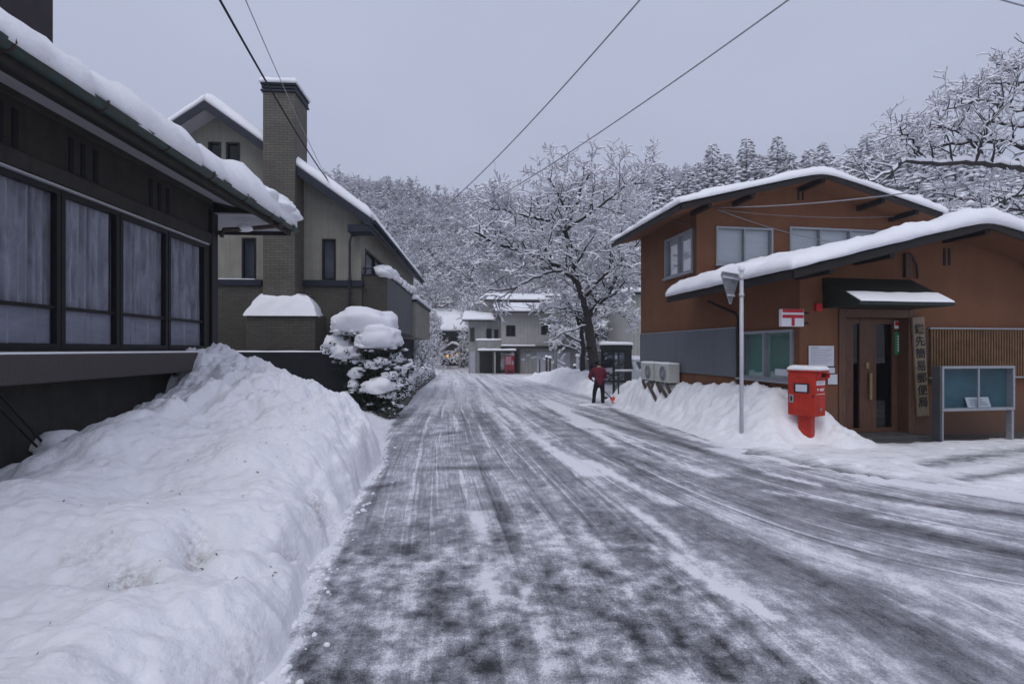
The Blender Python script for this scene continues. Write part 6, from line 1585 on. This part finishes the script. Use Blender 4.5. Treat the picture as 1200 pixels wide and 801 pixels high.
# behind the cherry, left of the road end, and behind the post office
for (pa_, pb_, Y0, Y1, n) in ((380, 500, 62, 92, 16), (505, 560, 110, 128, 10), (485, 545, 94, 118, 9), (560, 700, 66, 100, 22), (690, 790, 46, 80, 18), (790, 1010, 50, 66, 6), (1020, 1230, 36, 50, 5), (600, 700, 60, 66, 5)):
    for k in range(n):
        Y_ = rng.uniform(Y0, Y1); px = rng.uniform(pa_, pb_); x = (px - 600) / F * Y_
        spots.append((x, Y_))
for (x, y) in spots:
    plant(rng.randrange(4), x, y, rng.uniform(.8, 1.25), rng.uniform(0, 360), TLAB)

# the wood on the hill: too many trees to tell apart, one body of twigs and snow
WV, WF, WI = [], [], []; off = 0
lows = []
for sd in range(6):
    S = make_tree(100 + sd, 9.0, 9, (5, 5)); A, B, r0, r1 = S.arrays()
    # the few thousand twigs of a tree seen from afar: slender blades, white above and dark below
    V1, F1 = seg_branches(A, B, np.maximum(r0, .03), np.maximum(r1, .022), 3); V2, F2 = seg_snow(A, B, r0, r1, wmin=.14, tmin=.19, thick=1.2, cover=.98, seed=sd)
    lows.append((np.concatenate([V1, V2]), np.concatenate([F1, F2 + len(V1)]), np.concatenate([np.zeros(len(F1), int), np.ones(len(F2), int)])))
print('low tree faces', len(lows[0][1]))
nrw = np.random.default_rng(4); cnt = 0
def add_wood(x, y, sc):
    global off, cnt
    V, Fq, I = lows[nrw.integers(6)]; a_ = nrw.random() * 6.283; c, s = math.cos(a_), math.sin(a_); z = float(hill_z(x, y))
    sx = sc * nrw.uniform(.85, 1.15)
    W = np.stack([(V[:, 0] * c - V[:, 1] * s) * sx + x, (V[:, 0] * s + V[:, 1] * c) * sx + y, V[:, 2] * sc + z - .2], 1)
    WV.append(W.astype(np.float32)); WF.append((Fq + off).astype(np.int32)); WI.append(I); off += len(V); cnt += 1
tries = 0
while cnt < 640 and tries < 20000:
    tries += 1; a_ = nrw.uniform(-.42, .55); y = 90 + 72 * nrw.random() ** .8
    if a_ > .1: y = 72 + 90 * nrw.random()
    if a_ > .40 and nrw.random() < .5: continue
    if -.2 < a_ < -.05 and y < 118: continue
    add_wood(a_ * y, y, nrw.uniform(.75, 1.2))
for k in range(60):  # the tall ones along the skyline
    a_ = nrw.uniform(-.42, .5); y = nrw.uniform(146, 158); add_wood(a_ * y, y, nrw.uniform(1.0, 1.35))
V = np.concatenate(WV); Fq = np.concatenate(WF); I = np.concatenate(WI)
tag(link('hillside_woods', np_mesh('hillside_woods', V, Fq, [M['twig'], SNOWT], I, smooth=True)), kind='stuff'); print('wood', cnt, len(Fq))

# ================================================================== snow laden conifers
def make_conifer(seed, H, R):
    rg = random.Random(seed); gn = MB(); sn = MB(); z = H * .12
    gn_t = MB().tube([(0, 0, -.3), (0, 0, H * .97)], [H * .018, .02], 7)
    while z < H:
        t = (z / H); rr = R * (1 - t) ** .68 * rg.uniform(.8, 1.18) + .15; n = max(4, int(5 + 9 * (1 - t)))
        a0 = rg.uniform(0, 6.28)
        for k in range(n):
            a_ = a0 + 6.283 * k / n + rg.uniform(-.25, .25); L_ = rr * rg.uniform(.75, 1.15)
            m_ = max(1, int(L_ / .55))
            for j in range(m_):
                f = (j + 1) / m_; x, y = math.cos(a_) * L_ * f, math.sin(a_) * L_ * f; zz = z - L_ * f * f * .38
                s = (.26 + .26 * (1 - t)) * rg.uniform(.75, 1.3); zz += rg.uniform(-.15, .15)
                for q in range(9):
                    b = a_ + rg.uniform(-1.2, 1.2); l = s * rg.uniform(.9, 1.7); dx, dy = math.cos(b), math.sin(b); w_ = s * .2
                    p0 = (x - dx * .1 - dy * w_, y - dy * .1 + dx * w_, zz + .05); p1 = (x - dx * .1 + dy * w_, y - dy * .1 - dx * w_, zz + .05); p2 = (x + dx * l, y + dy * l, zz - l * rg.uniform(.25, .7))
                    gn.poly([p0, p1, p2])
                if rg.random() < .70:
                    V_, F_ = ICO[1]; b0 = len(sn.v); e = s * rg.uniform(.8, 1.35)
                    for v_ in V_:
                        kx = 1 + rg.uniform(-.28, .28); zz2 = v_.z * .5 * e * kx; zz2 = zz2 * .4 if zz2 < 0 else zz2
                        lx, ly = v_.x * e * 1.25 * kx, v_.y * e * .85 * kx
                        sn.v.append((x + lx * math.cos(a_) - ly * math.sin(a_), y + lx * math.sin(a_) + ly * math.cos(a_), zz + zz2 + .06 - .45 * lx * .6))
                    for f_ in F_: sn.f.append(tuple(b0 + i for i in f_)); sn.sm.append(True)
        z += (.26 + .26 * (1 - t)) * rg.uniform(.85, 1.15)
    return gn_t.mesh('conifer_trunk', M['bark']), gn.mesh('conifer_needles', M['needle']), sn.mesh('conifer_snow', SNOWT)
cons = [make_conifer(300 + k, H, R) for k, (H, R) in enumerate(((13, 3.5), (12, 3.2), (14, 3.7), (11, 3.1)))]
print('conifer', len(cons[0][1].polygons), len(cons[0][2].polygons))
def conifer(px, ytop, Y, k, label, sc=None, group='snowy conifers on the slope behind the post office'):
    H = (13, 12, 14, 11)[k]; top = at(px, ytop, Y); sc = sc or rngc.uniform(.85, 1.15)
    o = empty('conifer_tree', label, 'tree', (top.x, Y, top.z - H * sc), rngc.uniform(0, 360), group); o.scale = (sc, sc, sc)
    link('trunk', cons[k][0], o); link('needles', cons[k][1], o); link('needle_snow', cons[k][2], o); return o
rngc = random.Random(3)
CL = 'snow dusted dark conifer rising over the post office roofs among others'
CT = [(776, 192, 70), (806, 198, 66), (835, 168, 76), (818, 190, 70), (852, 180, 74), (875, 161, 78), (862, 196, 66), (893, 182, 72), (911, 160, 78), (925, 178, 72), (948, 174, 76), (964, 167, 80), (980, 188, 70), (1000, 172, 78), (1016, 156, 74), (1035, 160, 70), (1050, 175, 62), (1064, 170, 56), (1085, 182, 50), (1100, 185, 46), (1120, 190, 42), (1140, 196, 40), (1165, 190, 42), (1190, 192, 44), (1075, 205, 40), (1105, 212, 36), (1135, 222, 34), (1160, 215, 36), (788, 215, 60), (770, 225, 58), (845, 215, 60), (880, 210, 60), (905, 200, 62), (935, 200, 64), (1215, 175, 46), (1095, 160, 60), (1130, 165, 58)]
for i, (px, yt, Y) in enumerate(CT): conifer(px, yt, Y, i % 4, CL, group='snowy conifers on the slope behind the post office')
for (px, yt, Y, lab) in ((455, 205, 138, 'tall dark pine standing above the left hill skyline'), (480, 208, 142, 'twin topped pine at the middle of the left hill skyline'), (430, 212, 140, 'leftmost pine poking out of the left hill skyline')):
    conifer(px, yt, Y, 1, lab, .8, group='pines on the left hill skyline')
cg = conifer(542, 381, 70, 3, 'layered snowy garden pine at the right end of the inn', .58, group=None); cg.scale = (.30, .30, .56)

# ================================================================== garden shrubs
def leaves(mb, c, r, n, s, rg):
    c = Vector(c)
    for k in range(n):
        d = rand_unit(rg); f = rg.uniform(.55, 1.0); p = c + Vector((d.x * r[0] * f, d.y * r[1] * f, d.z * r[2] * f)); a_ = rand_unit(rg); b = a_.cross(d + rand_unit(rg) * .6)
        if b.length < .05: continue
        b.normalize(); a_ = (d + rand_unit(rg) * .8).normalized(); l = s * rg.uniform(.7, 1.4); w_ = l * .28
        mb.poly([p - b * w_ * .3, p + a_ * l * .5 - b * w_, p + a_ * l, p + a_ * l * .5 + b * w_])
def shrub(name, label, loc, clumps, caps, leafn, leafs, seed, speckle=60, trunk=True, group=None):
    rg = random.Random(seed); o = empty(name, label, 'shrub', loc, 0, group)
    lf = MB()
    for (x, y, z, rx, ry, rz) in clumps: leaves(lf, (x, y, z), (rx, ry, rz), int(leafn * rx * ry * rz ** .5 * 12) + 60, leafs, rg)
    for i, (x, y, z, rx, ry, rz) in enumerate(caps[2:]):
        for q in range(16):
            t = rg.uniform(0, 6.28); leaves(lf, (x + math.cos(t) * rx * .95, y + math.sin(t) * ry * .95, z + rz * rg.uniform(-.1, .45)), (.07, .07, .05), 5, leafs * .9, rg)
    lf.build('foliage', M['leaf'], o)
    if trunk:
        mb = MB()
        for (x, y, z, rx, ry, rz) in clumps: mb.tube([(0, 0, -.1), (x * .4, y * .4, z * .5), (x, y, z)], [.07, .045, .02], 6)
        mb.build('trunk', M['bark'], o)
    sn = MB()
    for i, (x, y, z, rx, ry, rz) in enumerate(caps): blob(sn, (x, y, z), (rx, ry, rz), seed + i * 1.3, 4 if rx > .35 else 3, .20 if i < 2 else .38, .5, 1.3 if i < 2 else 1.9, .72 if i < 2 else .8)
    for k in range(speckle):
        c = clumps[rg.randrange(len(clumps))]; d = rand_unit(rg); d.z = abs(d.z) * .8 - .1; r = rg.uniform(.03, .085)
        blob(sn, (c[0] + d.x * c[3] * .98, c[1] + d.y * c[4] * .98, c[2] + d.z * c[5] * .98), (r * 1.5, r * 1.2, r * .8), k, 2, .5, .5)
    sn.build('foliage_snow', SNOWT, o); return o
YS = 13.9; b = at(436, 485, YS); px = lambda p, q: ((p - 436) / F * YS, CAMZ + (HZ - q) / F * YS - b.z)
def cl(p, q, rx, rz, dy=0, ry=None): x, z = px(p, q); return (x, dy, z, rx, ry or rx * .9, rz)
shrub('topiary_shrub', 'clipped evergreen in tiers each capped with a thick cushion of snow', b,
      [cl(427, 392, .74, .26), cl(450, 410, .60, .32, -.1), cl(446, 432, .66, .40), cl(400, 404, .38, .24), cl(408, 425, .40, .30), cl(455, 450, .56, .38, -.05), cl(432, 462, .62, .36), cl(470, 430, .34, .4), cl(440, 478, .7, .3)],
      [cl(427, 383, .80, .50, 0, .72), cl(449, 399, .58, .42, -.35, .5), cl(409, 386, .4, .3, -.1, .5), cl(440, 402, .4, .30, -.35, .45), cl(398, 404, .34, .30, -.1), cl(388, 410, .22, .2, -.1), cl(409, 414, .36, .24, -.3, .3),
       cl(452, 424, .22, .13, -.5), cl(441, 428, .2, .14, -.5), cl(421, 438, .20, .2, -.3), cl(466, 420, .2, .16, -.2), cl(471, 436, .16, .16, -.2), cl(442, 454, .3, .18, -.5, .3), cl(452, 457, .2, .14, -.5), cl(462, 440, .22, .14, -.45), cl(466, 452, .2, .15, -.4), cl(418, 450, .15, .14, -.3), cl(460, 462, .2, .12, -.5)], 300, .085, 5, 240)
# low stone hedge along the road
hd = empty('hedge', 'low clipped hedge on stones along the left road edge under snow', 'hedge', (0, 0, 0), 0)
lf = MB(); sn = MB(); stn = MB(); rg = random.Random(8)
for y in np.arange(13.2, 45, .34):
    x = float(np.interp(y, *Lr)) - .20; z = gz(y)
    leaves(lf, (x, y, z + .44), (.27, .3, .32), 75, .085, rg)
    leaves(lf, (x + .20, y, z + .28), (.10, .3, .28), 40, .08, rg)
    if rg.random() < .8: blob(stn, (x + .12, y, z + .08), (.26, .22, .22), y, 2, .4, .8)
    blob(sn, (x - .05, y, z + .80 + rg.uniform(-.04, .05)), (.38 * rg.uniform(.85, 1.1), .40, .22 * rg.uniform(.85, 1.3)), y * 2, 3, .35, .4)
    for k in range(9):
        r = rg.uniform(.025, .06); blob(sn, (x + .27 + rg.uniform(-.06, .06), y + rg.uniform(-.2, .2), z + rg.uniform(.1, .7)), (r, r * 1.5, r * .8), k + y, 1, .5, .5)
lf.build('foliage', M['leaf'], hd); stn.build('stones', M['stone'], hd); sn.build('hedge_snow', SNOW, hd)
# snowy small trees between the hedge and the house
def bush(px0, y0, Y, R, H, label, seed):
    b = at(px0, y0, Y); rg = random.Random(seed); z = gz(Y)
    clm, cps = [], []
    for k in range(11):
        t = k / 10; a_ = k * 2.4; rr = R * math.sin(.35 + 2.4 * t) * .62; c = (math.cos(a_) * rr, math.sin(a_) * rr * .8, H * (.22 + .74 * t)); q = R * .40 * rg.uniform(.8, 1.1)
        clm.append((*c, q, q, q * .8)); cps.append((c[0], c[1], c[2] + q * .55, q * .85, q * .8, q * .42))
    return shrub('garden_shrub', label, (b.x, Y, z), clm, cps, 150, .10, seed, 150)
def frosted(px0, y0, Y, H, label, seed):
    b = at(px0, y0, Y); S = make_tree(seed, H, 15, (6, 5, 3)); A, B, r0, r1 = S.arrays(); A[:, :2] *= .48; B[:, :2] *= .48; loc = np.array((b.x, Y, gz(Y) - .1))
    T = Segs(); T.a, T.b, T.r0, T.r1 = list(map(tuple, A + loc)), list(map(tuple, B + loc)), list(r0), list(r1)
    return tree_objs('garden_shrub', T, label, 'shrub', tuple(loc), n=4, wmin=.03, tmin=.05, thick=1.3, cover=.97, seed=seed)
frosted(483, 440, 28, 3.6, 'frosted loose garden shrub at the near end of the row behind the hedge', 31)
frosted(497, 438, 37, 4.6, 'tallest frosted shrub standing behind the hedge beside the house corner', 32)
frosted(507, 436, 45, 3.9, 'farthest frosted shrub behind the hedge, nearest to the inn lanterns', 33)
